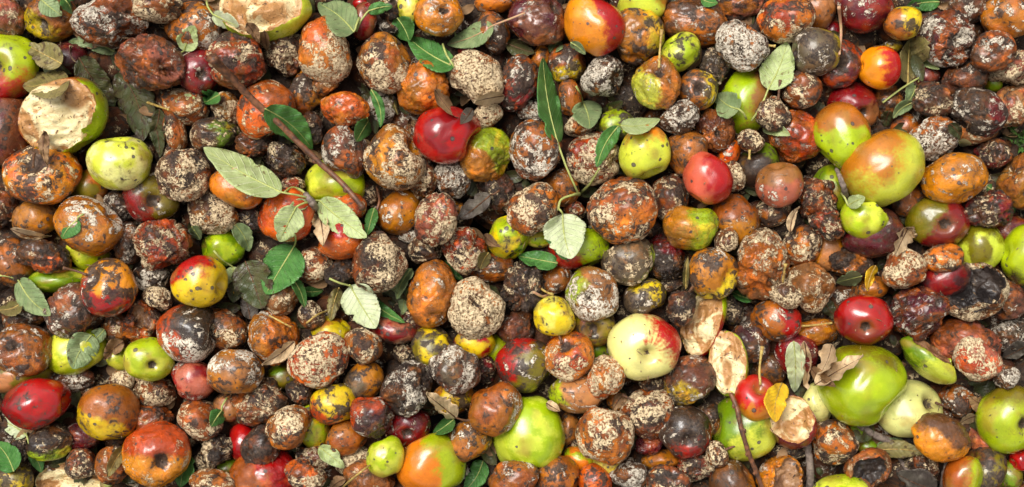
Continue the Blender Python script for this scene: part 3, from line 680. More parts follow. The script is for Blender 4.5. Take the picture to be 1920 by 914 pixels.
(852,692,48,47,0,.1,'pur',dict(A='pb',B='gy',M=.34,D=.4,L='grey-purple apple with white mould lines, lower centre',lm='grey-purple mould-lined apple')),
(905,693,23,27,0,.8,'mum',dict(A='cr')),
(848,745,38,33,0,.8,'ysc',dict(A='oc',B='yl')),
(929,767,50,50,0,0,'brn',dict(A='br',B='rb',D=.2,M=.16,m=(-30),W=.25,L='round brown apple resting on the large green apple at bottom centre',lm='round brown apple on the green one')),
(982,684,53,51,-20,.2,'rgn',dict(A='rd',B='ol',b=(-20,.55),D=.46,L='red, yellow and black scabbed apple, lower centre',lm='red and black scabbed apple')),
(1066,669,47,47,0,.1,'ora',dict(A='ot',B='ro',M=.24,m=(250),W=.3,s=(1052,640),st=[(1052,642),(1047,624)],L='orange shrivelled apple with a short stem and pale mould, lower centre',lm='orange apple with short stem')),
(1083,737,54,38,-10,.4,'dgr',dict(A='tn',B='gr',b=(170,.2),D=.25,M=.05,L='tan and green apple below the orange apple with short stem',lm='tan and green apple')),
(1137,708,36,41,0,.0,'cru',dict(A='og',B='ot',M=.6,D=.2,L='small orange apple crusted with cream specks beside the large pink-yellow apple',lm='small cream-specked orange apple')),
(990,811,66,69,10,.2,'grn',dict(A='gr',B='lg',S=.05,D=.0,G=.24,L='large bright lime-green apple at the bottom centre',lm='large lime-green apple')),
(1134,817,54,54,0,0,'rust',dict(A='ot',B='rb',M=.46,D=.3,L='round red-brown apple netted with cream mould, right of large lime apple',lm='round cream-netted apple')),
(880,826,42,41,0,.1,'och',dict(A='oc',B='br',D=.35,S=.35)),
(1065,803,21,30,0,.9,'och',dict(A='tb')),
(1087,862,31,24,0,.8,'dgr',dict(A='ot',B='gr')),
(963,898,47,35,0,.1,'brn',dict(A='rb',M=.15)),
(1044,899,43,43,0,.2,'och',dict(A='br',D=.4,B='oc')),
(1115,902,31,32,0,.5,'ryl',dict(A='ro',B='og')),
(1150,872,38,22,0,.7,'yel',{}),
(930,846,17,16,0,1.7,'mum',{}),(1158,752,20,19,0,1,'och',dict(A='oc')),
(1178,891,35,31,0,.3,'gry',dict(A='db',M=.55)),
(930,655,26,26,0,1.6,'grn',{}),(1117,655,26,26,0,1.7,'dgr',{}),
(1208,651,68,62,0,0,'pnk',dict(A='pg',B='rd',b=(35,.26),streak=1,soft=1,k=(1211,664),S=.03,G=.25,L='largest apple right of centre, pale green and pink, calyx facing up',lm='large pink and pale green apple')),
(1216,776,51,47,10,.1,'pur',dict(A='rb',B='pb',M=.36,m=(90),tint='c',W=.5,G=.25,st=[(1192,752),(1165,738)],L='purple-brown apple with cream mould and a stem pointing up left',lm='purple-brown apple with mouldy top')),
(1284,811,50,50,0,.1,'mar',dict(A='bk',B='rd',b=(-60,.35),k=(1287,826),D=.42,L='black and red apple with a dark calyx, lower right of centre',lm='black and red apple')),
(1293,713,49,46,0,.1,'pur',dict(A='pb',B='yl',b=(250,.25),M=.15,D=.35)),
(1366,682,36,61,5,.1,'grn',dict(A='gr',B='lg',cut=(-.35,.05,.93,.26,-.20,'f'),L='half-eaten apple with creamy flesh and a thin green rim, right of centre',lm='half-eaten cream and green apple')),
(1218,835,26,18,0,.9,'mar',dict(W=.8)),
(1325,788,27,33,0,.8,'dkb',dict(A='db')),
(1395,802,55,60,0,.7,'grn',dict(A='dg',B='lg',b=(-50,.4),L='big dull green apple under the slanting dark twig, lower right',lm='big green apple under the dark twig')),
(1418,746,40,42,0,0,'pnk',dict(A='oc',B='rd',b=(80,.62),streak=1,S=.3,G=.34,s=(1421,716),st=[(1421,720),(1421,690),(1425,648)],L='small red apple with a long upright yellow stem, lower right',lm='small red long-stemmed apple')),
(1478,790,54,48,-15,.1,'mar',dict(A='cr',B='mr',cut=(-.15,.50,.85,.34,-.05,'f'),L='broken apple piece with browned flesh and dark red rim',lm='broken red-rimmed apple piece')),
(1404,643,40,43,0,.9,'pur',dict(A='vi',B='db',M=.2)),
(1438,692,36,32,0,1.5,'brn',dict(A='db')),
(1492,666,38,38,0,1,'mar',dict(A='mr',G=.2)),
(1526,624,42,26,0,1,'brn',dict(A='oc',G=.25)),
(1373,906,43,45,0,.2,'och',dict(A='oc',B='db',b=(100,.5),M=.08)),
(1462,896,43,41,0,.1,'och',dict(A='oy',B='oc',W=.6,cut=(.3,.2,.93,.62,.3,'b'),S=.1,L='golden-brown broken apple with a torn opening at the bottom edge',lm='golden broken apple at bottom')),
(1253,906,42,35,0,.2,'dkb',dict(A='bk',M=.2)),
(1307,876,37,30,0,.3,'mur',dict(A='ro',M=.35)),
(1345,852,21,25,0,.1,'cru',dict(M=.5,st=[(1358,842),(1382,833)])),
(1238,862,34,18,0,1.1,'och',{}),
(1475,846,42,22,0,1.5,'mum',{}),
(1532,756,31,37,0,.8,'lgr',dict(A='pl',B='pg')),
(1225,722,26,18,0,1.2,'mum',{}),
(1617,723,77,77,-20,0,'grn',dict(A='gr',B='ol',b=(90,.12),S=.02,D=.0,G=.2,L='largest lime-green apple, lower right, with broad dented sides',lm='largest lime-green apple')),
(1704,768,60,51,10,.75,'lgr',dict(A='pl',B='pg',S=.05,G=.4,s=(1748,745),st=[(1745,752),(1770,762)],L='creamy white-green peeled-looking apple under the largest lime-green apple',lm='creamy white-green apple')),
(1740,676,64,30,-33,.1,'grn',dict(A='dg',B='lg',b=(-40,.5),cut=(.42,.78,.38,.60,.12,'b'),L='long green apple slice with a brown cut edge',lm='long green apple slice')),
(1833,675,45,40,-15,0,'rust',dict(A='pn',B='ro',M=.48,D=.1,L='coral-red wrinkled apple dusted with mould near the right edge',lm='coral-red mould-dusted apple')),
(1810,641,62,46,0,.5,'pur',dict(A='rb',B='pn',M=.05,D=.3)),
(1886,707,24,23,0,0,'gry',dict(A='db',M=.4)),
(1895,786,64,64,0,.1,'grn',dict(A='gr',B='ol',b=(100,.2),D=.04,k=(1911,793),S=.08,L='big green apple with calyx at the right edge, lower corner',lm='big green apple at lower right edge')),
(1793,752,35,30,0,.8,'brn',dict(A='rb',D=.45)),
(1762,821,57,44,-10,.1,'ora',dict(A='oy',B='db',b=(60,.42),D=.12,M=.0,G=.28,L='golden-orange apple with a black-brown rotten top, lower right',lm='golden apple with black rotten top')),
(1565,830,42,42,0,.1,'rust',dict(A='ot',B='db',M=.34,D=.42)),
(1628,878,44,39,0,.1,'tan',dict(A='tb',B='rb',cut=(.0,-.35,.93,.55,.5,'c'),L='brown apple with a black rotten hollow, lower right',lm='brown apple with black hollow')),
(1573,926,52,36,0,.1,'grn',dict(A='gr',L='green apple cut by the bottom edge right of the grey stick',lm='green apple cut by bottom edge')),
(1804,896,35,43,-15,.1,'grn',dict(A='gr',B='rb',b=(150,.4),L='green apple with a brown left side at the bottom edge, lower right',lm='green and brown apple at bottom')),
(1846,881,36,45,0,.6,'dgr',dict(A='db',B='ol',D=.38)),
(1848,831,36,35,0,.8,'tan',dict(A='pn',M=.05)),
(1912,862,18,20,0,1,'red',{}),(1890,890,26,26,0,1.5,'dgr',{}),
(1730,872,30,28,0,1,'mur',{}),
(1608,812,30,24,0,1.6,'dgr',{}),(1627,838,22,18,0,1.6,'dgr',{}),
]
# ------------------------------------------------------------------ the leaves: base, tip, half width, kind, lie (fold, curl, crumple), depth, stalk end, label
LV = [
((528,361),(381,277),33,'U',.15,0,(578,372),'big pale serrated leaf lying across the heap left of centre'),
((598,376),(688,446),29,'U',.25,0,(585,372),'long pale green leaf lying on the shiny orange-red apple'),
((556,388),(524,454),29,'U',.30,0,(578,378),'pale toothed leaf hanging over the glossy orange apple'),
((598,398),(607,462),19,'T',.25,0,(592,384),'dry tan-green leaf hanging below the leaf cluster knot'),
((578,380),(538,396),12,'U',.3,0,(582,376),'smallest pale leaf of the cluster on the orange apple'),
((552,462),(498,552),41,'G',.2,.3,(562,440),'broad dark green toothed leaf left of the big dark apple'),
((546,520),(572,578),12,'G',.4,.2,None,'narrow green leaf strip hanging below the broad dark green leaf'),
((657,536),(705,616),37,'P',.15,0,(620,522),'whitish ragged leaf with a curled green edge, lower left of centre'),
((662,533),(760,606),15,'G',.5,0,None,'green folded leaf edge beside the whitish ragged leaf'),
((436,500),(440,560),21,'U',.4,.3,(408,470),'withered pale green leaf with yellow tip right of the big-spotted yellow apple'),
((420,520),(436,560),10,'Y',.3,.2,None,'yellow curled leaf strip right of the big-spotted yellow apple'),
((460,490),(492,580),40,'K',.2,.6,None,'broad decaying brown-green leaf below the broad dark green leaf'),
((497,204),(586,280),30,'G',.15,-.1,None,'green leaf with brown spot lying under the long twig'),
((664,60),(596,6),33,'D',.2,0,(672,30),'grey-green leaf above the orange apple with white mould'),
((690,22),(736,12),13,'G',.3,.2,(668,60),'bright green pointed leaf near the top edge, left half'),
((399,27),(448,50),17,'P',.2,0,(383,-2),'small pale leaf with a hole near the top left'),
((345,96),(364,48),22,'U',.2,.2,(338,106),'pale yellow-green leaf stuck on an ochre apple at top left'),
((116,120),(48,84),27,'O',.3,0,None,'olive-brown curled leaf above the bitten cream-fleshed apple'),
((130,150),(42,162),29,'O',.2,0,None,'translucent olive-brown leaf touching the green apple at left edge'),
((216,98),(128,78),17,'D',.3,.3,None,'dull green torn leaf below the large collapsed wet apple'),
((130,86),(178,142),12,'T',.3,0,None,'thin pale tan leaf right of the olive-brown curled leaf'),
((148,108),(216,200),29,'K',.3,.6,None,'dark rotting leaf above right of the bitten cream-fleshed apple'),
((224,134),(268,266),36,'K',.2,.6,None,'largest dark wet leaf right of the bitten cream-fleshed apple'),
((272,198),(300,296),18,'K',.3,.8,None,'narrow dark leaf left of the round cream-crusted apple'),
((366,184),(328,190),11,'U',.2,.3,None,'torn pale leaf scrap on a brown mouldy apple, upper left'),
((76,-2),(116,30),20,'D',.2,.3,None,'dark grey-green leaf on the brown and yellow apple'),
((118,-4),(136,26),15,'G',.2,.3,None,'green leaf tip at the top edge, far left'),
((852,126),(764,70),27,'G',.15,0,(828,77),'dark green veined leaf at upper left of the beige-crusted apple'),
((745,34),(768,78),23,'G',.2,.4,None,'shaded green leaf left of the glossy ochre apple'),
((925,48),(838,84),23,'D',.5,0,(984,30),'folded grey-green leaf with a long pink stalk, top centre'),
((1046,270),(1018,108),23,'G',.25,0,(1084,360),'long upright dark green leaf with a yellow patch, upper centre'),
((1092,190),(1106,242),30,'D',.15,.4,(1078,168),'round grey-green leaf below the grey-netted black apple'),
((1160,236),(1119,314),18,'G',.3,0,None,'green half of a torn leaf left of the clean yellow-green apple'),
((1164,236),(1238,224),17,'U',.3,0,None,'pale curled leaf lying on top of the clean yellow-green apple'),
((1440,168),(1476,80),33,'U',.12,0,(1410,226),'broad pale grey-green leaf below the orange mouldy apple, upper right'),
((1386,206),(1342,178),28,'D',.15,.3,(1402,222),'grey-green leaf at left of the green apple with brown side'),
((815,168),(858,222),15,'B',.35,-.1,None,'dry brown curled leaf on top of the glossy crimson apple'),
((946,180),(888,192),16,'T',.3,-.1,None,'papery tan leaf stuck below the beige-crusted apple'),
((886,204),(864,234),14,'V',.4,-.1,None,'small grey dry leaf at upper right of the glossy crimson apple'),
((1070,80),(1098,102),9,'D',.2,-.1,None,'tiny dull green leaf on the large shiny red and yellow apple'),
((1050,74),(1030,98),15,'D',.2,.7,None,'dull leaf between the wrinkled maroon apple and the red-yellow apple'),
((950,82),(1002,100),17,'K',.2,1.0,None,'dark leaf deep below the wrinkled maroon apple at top'),
((1430,242),(1482,254),13,'U',.3,.2,None,'pale leaf scrap left of the glossy sunken red-brown apple'),
((1314,-2),(1346,6),11,'G',.2,.3,None,'green leaf tip at the top edge right of centre'),
((1762,4),(1700,14),17,'G',.2,.6,None,'green leaf above the small yellow and brown apple'),
((1702,156),(1706,74),21,'O',.25,0,(1700,170),'glossy brown-green upright leaf right of the small striped apple'),
((1718,148),(1700,196),18,'D',.3,.2,(1650,195),'grey-green folded leaf below the glossy brown-green leaf'),
((1712,192),(1674,222),13,'D',.4,.3,None,'curled dull green leaf right of the crimson apple with tan base'),
((1668,208),(1662,242),13,'K',.3,.5,None,'dark leaf above the very large green and tan apple'),
((1780,232),(1800,262),13,'K',.2,-.1,None,'small dark green leaf lying on the white-mouldy apple at right'),
((1796,268),(1822,270),8,'P',.3,-.1,None,'tiny pale leaf scrap under the large dark scabbed apple'),
((1724,110),(1762,130),8,'U',.4,.3,None,'narrow pale leaf below the white-dusted maroon apple'),
((1590,386),(1622,370),14,'U',.3,-.2,(1582,362),'small green curled leaf on top of the lime-green wedge'),
((1704,426),(1678,480),23,'T',.4,-.1,None,'crumpled tan dry leaf lying on a mouldy apple, right side'),
((1616,518),(1568,530),15,'D',.3,.6,None,'dull green leaf above the bright red apple with calyx'),
((1642,498),(1626,546),11,'Y',.4,.3,None,'yellow-brown curled leaf above the bright red apple with calyx'),
((1850,350),(1882,362),11,'G',.2,.7,None,'green leaf right of the oval golden spotted apple'),
((1888,354),(1902,400),10,'G',.3,.6,None,'narrow green leaf beside the ochre apple at right edge'),
((920,366),(858,414),22,'V',.3,0,(938,356),'grey-purple leaf near the centre, above the glistening red apple'),
((1054,402),(1070,486),42,'P',.12,-.65,(1048,392),'pale triangular leaf on the red and green apple'),
((1034,420),(1062,488),25,'G',.15,0,None,'green leaf half hidden behind the pale triangular leaf'),
((1046,494),(970,480),19,'G',.3,.2,None,'dark green leaf below the yellow-green apple near centre'),
((916,474),(900,506),13,'O',.3,-.1,None,'small olive leaf on the lower right of the glistening red apple'),
((908,440),(938,464),11,'B',.4,-.1,None,'small brown dry leaf left of the yellow-green apple near centre'),
((830,490),(868,524),11,'G',.3,.6,None,'dark green leaf above the tall brown apple'),
((146,412),(118,448),18,'G',.1,-.2,(158,402),'small round green leaf on the glossy brown apple, left side'),
((20,430),(96,444),11,'T',.5,.1,None,'curled orange-tan leaf above the dark orange apple at left'),
((34,524),(96,592),26,'D',.2,.3,(-2,517),'grey-green leaf with a long stalk at the left edge'),
((42,568),(-4,582),17,'O',.3,.4,None,'olive-brown leaf at the left edge below the stalked leaf'),
((360,425),(376,450),12,'D',.2,.4,None,'green leaf right of the deeply wrinkled red-orange apple'),
((172,628),(136,692),32,'D',.1,0,None,'broad grey-green leaf covering the green apple at lower left'),
((196,618),(166,646),13,'D',.3,.1,None,'narrow grey-green leaf right of the broad one on the green apple'),
((50,816),(-6,788),19,'P',.3,.2,(60,856),'whitish ragged leaf below the grey-specked red apple'),
((26,884),(-10,828),27,'G',.15,.2,None,'dark green leaf in the lower left corner'),
((58,850),(78,886),14,'G',.2,.5,None,'green leaf under the black and green apple, lower left'),
((236,838),(202,896),14,'O',.3,.1,None,'olive-green leaf left of the large shiny orange-red apple'),
((346,850),(338,914),23,'G',.2,.3,None,'dark green glossy leaf right of the large shiny orange-red apple'),
((232,640),(196,676),18,'B',.3,.4,None,'brown dry leaf left of the pale yellow-green apple with calyx'),
((416,770),(396,800),16,'G',.15,0,(426,746),'small dark green leaf on a mouldy apple, lower left'),
((552,640),(490,684),16,'T',.3,-.1,None,'tan dry leaf on the bottom of the orange wrinkled apple'),
((598,838),(646,878),17,'U',.25,-.1,None,'pale olive curled leaf near the bottom, left of centre'),
((648,898),(618,920),13,'B',.3,0,None,'brown leaf scrap at the bottom edge left of centre'),
((856,784),(798,738),24,'T',.2,0,(886,782),'pale tan and green leaf left of the round brown apple'),
((852,786),(812,814),15,'G',.3,.1,None,'green leaf under the pale tan and green leaf'),
((906,864),(870,922),21,'G',.2,.4,None,'dark green leaf right of the half orange half green apple'),
((1024,756),(1050,772),11,'T',.2,-.2,None,'tiny tan leaf on the top of the large lime-green apple'),
((1488,640),(1490,736),20,'P',.3,.0,None,'pale pointed leaf beside the dry leaves, lower right'),
((1508,640),(1510,732),13,'T',.5,.0,None,'narrow curled tan leaf right of the pale pointed leaf'),
((1466,718),(1454,792),23,'Y',.15,-.2,None,'bright yellow leaf on the broken red-rimmed apple piece'),
((1528,722),(1620,668),25,'T',.5,-.2,None,'large crumpled tan leaf on the largest lime-green apple'),
((1560,646),(1536,704),24,'T',.4,-.1,None,'upper crumpled tan leaf beside the bright red apple with calyx'),
((1520,690),(1566,726),16,'B',.5,-.1,None,'brown curled lower lobe of the dry leaves, lower right'),
((1700,836),(1644,834),17,'D',.3,.3,None,'dull grey-green leaf under the creamy white-green apple'),
((1756,920),(1680,888),31,'V',.2,.2,None,'broad grey-brown leaf at the bottom edge, right side'),
((1856,764),(1816,742),19,'B',.3,.2,(1876,748),'dark brown leaf left of the big green apple at lower right edge'),
((1926,648),(1880,672),19,'V',.3,.3,None,'dark purple-brown leaf at the right edge, lower half'),
((1832,780),(1798,796),11,'T',.3,.3,None,'small cream dry leaf above the tan-pink apple, lower right'),
((1412,562),(1370,546),11,'G',.3,.5,None,'dark green leaf below the large torn wrinkled apple'),
((1286,542),(1290,480),7,'O',.5,.0,None,'thin olive leaf strip left of an orange-yellow scabbed apple'),
((1482,436),(1498,388),10,'T',.3,.0,None,'small narrow tan leaf below the smooth dusky-pink apple'),
((412,178),(384,194),13,'G',.3,.4,None,'small bright green leaf left of the long twig'),
((696,168),(714,240),11,'G',.4,.0,None,'narrow twisted green leaf right of the small shrivelled orange apple'),
((692,224),(668,266),17,'G',.3,-.1,None,'green leaf above the purple-brown mouldy apple left of centre top'),
((496,58),(502,96),11,'B',.4,-.1,None,'thin brown leaf below the huge bitten apple, right one'),
((462,44),(486,82),14,'B',.4,-.1,None,'brown dry leaf below the huge bitten apple, left one'),
((734,150),(746,216),8,'O',.4,.2,None,'olive leaf edge left of the cracked tan-orange apple'),
((768,222),(776,266),10,'B',.4,.2,None,'yellow-brown leaf left of the glossy crimson apple'),
((702,390),(688,442),13,'G',.4,.0,None,'green curled leaf right of the long pale leaf on the orange-red apple'),
((440,420),(468,472),19,'D',.2,.6,None,'bluish grey-green leaf beside a black mummified apple, left of centre'),
((566,545),(606,545),11,'G',.3,.4,None,'dark green leaf between the broad dark leaf and the whitish one'),
((772,504),(744,562),13,'D',.4,.1,None,'grey-green folded leaf left of the tall brown apple'),
((748,536),(716,552),13,'P',.3,.1,None,'pale leaf scrap under the big dark beige-moulded apple'),
((766,540),(756,590),13,'D',.3,.3,None,'lower dull green leaf left of the tall brown apple'),
((636,540),(620,602),15,'O',.3,.3,None,'olive leaf behind the whitish ragged leaf'),
((1172,738),(1148,772),15,'B',.3,.2,None,'ochre-brown leaf left of the purple-brown apple with mouldy top'),
]
LV += [
((84,246),(88,312),13,'B',.4,-.1,None,'brown strip of torn skin hanging below the bitten cream-fleshed apple'),
((300,205),(280,262),15,'K',.3,1.0,None,'bluish dark wet leaf beside a narrow brown mouldy apple, upper left'),
((96,300),(150,372),20,'K',.2,1.6,None,'black leaf in the gap right of the black-specked orange apple'),
((20,60),(60,86),14,'K',.3,1.3,None,'dark leaf in the gap above the green apple at left edge'),
((470,600),(455,545),20,'V',.3,1.0,None,'grey leaf below the withered pale leaf, left of centre'),
((1560,735),(1598,815),13,'K',.3,1.3,None,'dark leaf beneath the largest lime-green apple'),
((1640,845),(1735,850),18,'O',.3,1.0,None,'olive-brown leaf above the broad grey-brown leaf at bottom right'),
((1860,700),(1800,715),13,'K',.3,.9,None,'dark crumpled leaf left of the tiny mouldy ball, lower right'),
((1545,560),(1575,600),14,'K',.4,1.2,None,'dark leaf left of the bright red apple with calyx'),
((1130,215),(1168,190),13,'K',.3,1.3,None,'dark leaf below the black apple netted with grey mould'),
]
# twigs: points, radii px, material, height offset, label, category, name
TW = [
([(396,108),(432,142),(470,184),(548,256),(600,306),(648,352),(684,390)],[10,8,6.5,6,5.5,5.2,5],'R',.012,'long reddish-brown twig slanting across the upper left apples','twig'),
([(1371,738),(1382,770),(1398,830),(1412,868),(1432,922)],[4,5,4.5,4.5,4],'R',.008,'slanting dark purple-brown twig in the lower right','twig'),
([(1515,832),(1518,870),(1519,926)],[6.5,7,7.5],'G',.004,'thick upright grey stick at the bottom edge','stick'),
([(1608,796),(1640,816),(1676,830)],[6,7,7],'G',-.02,'grey stick under the largest lime-green apple','stick'),
([(1682,852),(1702,884)],[4,4.5],'G',-.03,'short grey stick above the broad grey-brown leaf','stick'),
([(1778,862),(1770,892),(1766,924)],[5,5.5,5],'G',-.01,'upright brown stick left of the green and brown bottom apple','stick'),
([(572,364),(584,378),(592,396)],[5,8,6],'G',.010,'knobbly spur where the cluster leaves join','twig'),
([(706,350),(711,378),(701,410)],[2,2.2,3.5],'R',.0,'thin dark red stem right of the green curled leaf','stem'),
([(262,187),(284,195),(316,206)],[3.2,2.6,1.8],'Y',.006,'pale yellow stem left of a brown mouldy apple, upper left','stem'),
([(1573,14),(1577,60),(1574,102)],[3.2,2.6,2.2],'P',.004,'long thin brown stem right of the grey-netted apple','stem'),
([(1498,612),(1530,610),(1560,606)],[2,2,2.2],'Y',.006,'straw-coloured stem left of the bright red apple with calyx','stem'),
([(1568,318),(1578,345),(1588,372)],[3.5,5,6],'G',.006,'wilted brown stalk above the lime-green apple wedge','stalk'),
([(640,916),(668,892),(694,872)],[2.2,2,1.8],'Y',.004,'yellow stem below the small dotted pale green apple','stem'),
([(1000,548),(1018,556),(1036,550)],[2.6,2.6,3],'P',.008,'pinkish bare stem across the crumbling black apple','stem'),
([(1046,395),(1052,375),(1074,366),(1086,364)],[2.4,2.2,2.4,4],'S',.008,'green curved stalk joining the leaves right of centre','stalk'),
([(1086,364),(1106,345),(1124,316)],[3,2.2,2],'S',.008,'green stalk leading up to the torn leaf','stalk'),
([(534,360),(548,352),(566,358),(578,372)],[2,2,2.2,3],'S',.012,'looped pale green stalk of the leaf cluster','stalk'),
([(546,614),(520,600),(505,592)],[1.6,1.6,1.6],'Y',.0,'short pale stem above the orange wrinkled apple','stem'),
([(575,606),(596,590),(622,580)],[1.8,1.8,1.6],'Y',.006,'pale stem left of the whitish ragged leaf','stem'),
]
# ------------------------------------------------------------------ depth of every apple in the heap
cx = np.array([a[0] for a in AP], float); cy = np.array([a[1] for a in AP], float)
RX = np.array([a[2] for a in AP], float); RY = np.array([a[3] for a in AP], float)
GROW = np.where(np.array([a[5] for a in AP]) > .45, 1.07, 1.03)
RX = RX * GROW; RY = RY * GROW
LAY = np.array([a[5] for a in AP], float)
# anonymous apples of the heap below (they only show as dark shapes in the gaps)
fr = random.Random(5)
FX = []
for j, gy in enumerate(np.arange(-230, 1150, 58)):
    for gx in np.arange(-260 + (j % 2) * 34, 2200, 68):
        FX.append((gx + fr.uniform(-14, 14), gy + fr.uniform(-12, 12), fr.uniform(36, 50)))
FX = np.array(FX)
inside = (FX[:, 0] > -70) & (FX[:, 0] < 1990) & (FX[:, 1] > -70) & (FX[:, 1] < 985)
N = len(AP)
ax = np.concatenate([cx, FX[:, 0]]); ay = np.concatenate([cy, FX[:, 1]])
arx = np.concatenate([RX, FX[:, 2]]); ary = np.concatenate([RY, FX[:, 2] * .9])
lay = np.concatenate([LAY, np.where(inside, 3.0, 1.0 + 0.02 * (np.arange(len(FX)) % 7))])
zt = -lay * 30.0                       # pixels
z = zt.copy()
M_ = len(ax)
D = np.hypot(ax[:, None] - ax[None], ay[:, None] - ay[None])
ii, jj = np.where(np.triu(np.ones((M_, M_)), 1) > 0)
keep = D[ii, jj] < 160
ii, jj = ii[keep], jj[keep]
def rdir(i, dx, dy):
    d = np.hypot(dx, dy) + 1e-6
    return 1.0 / np.sqrt((dx / d / arx[i]) ** 2 + (dy / d / ary[i]) ** 2)
dx = ax[jj] - ax[ii]; dy = ay[jj] - ay[ii]; dd = np.hypot(dx, dy)
ri = rdir(ii, dx, dy); rj = rdir(jj, dx, dy)
k2 = dd < (ri + rj) * 0.985
ii, jj, ri, rj, dd = ii[k2], jj[k2], ri[k2], rj[k2], dd[k2]
front_i = lay[ii] < lay[jj] - 0.04
front_j = lay[jj] < lay[ii] - 0.04
rf = np.where(front_i, ri, rj); rbk = np.where(front_i, rj, ri)
need = np.sqrt(np.clip(rbk ** 2 - np.clip(dd - rf, -rbk, rbk) ** 2, 0, None)) * 0.9
for it in range(160):
    cur = np.where(front_i, z[ii] - z[jj], z[jj] - z[ii])
    viol = np.clip(need - cur, 0, None) * (front_i | front_j)
    push = viol * 0.22
    sgn = np.where(front_i, 1.0, -1.0)
    acc = np.zeros(M_)
    np.add.at(acc, ii, push * sgn * 0.35)
    np.add.at(acc, jj, -push * sgn * 0.65)
    z += np.clip(acc, -8, 8)
    z += (zt - z) * 0.02
z = np.clip(z, -170, 22) * PX
Zall = z
def world_of(i):
    k = PX * (CAMH - z[i]) / CAMH
    return ((ax[i] - 960) * k, (457 - ay[i]) * k, z[i]), k

# ------------------------------------------------------------------ apple meshes
def sphere_topo(nl, nr):
    th = np.linspace(0, math.pi, nr + 1)[1:-1]
    ph = np.arange(nl) / nl * 2 * math.pi
    T, P_ = np.meshgrid(th, ph, indexing='ij')
    th_ = np.concatenate([T.ravel(), [0, math.pi]]); ph_ = np.concatenate([P_.ravel(), [0, 0]])
    q = []
    for i in range(nr - 2):
        for j in range(nl):
            q.append((i * nl + j, (i + 1) * nl + j, (i + 1) * nl + (j + 1) % nl, i * nl + (j + 1) % nl))
    n0 = (nr - 1) * nl
    t = []
    for j in range(nl):
        t.append((n0, j, (j + 1) % nl))
        t.append((n0 + 1, (nr - 2) * nl + (j + 1) % nl, (nr - 2) * nl + j))
    return th_, ph_, np.array(q), np.array(t)
TOPO = {'big': sphere_topo(84, 54), 'mid': sphere_topo(70, 44), 'low': sphere_topo(26, 17)}
TINT = {'c': lin((222, 198, 158)), 'w': lin((216, 204, 184)), 'g': lin((150, 140, 126))}

def norm(v):
    v = np.asarray(v, float); return v / (np.linalg.norm(v) + 1e-12)

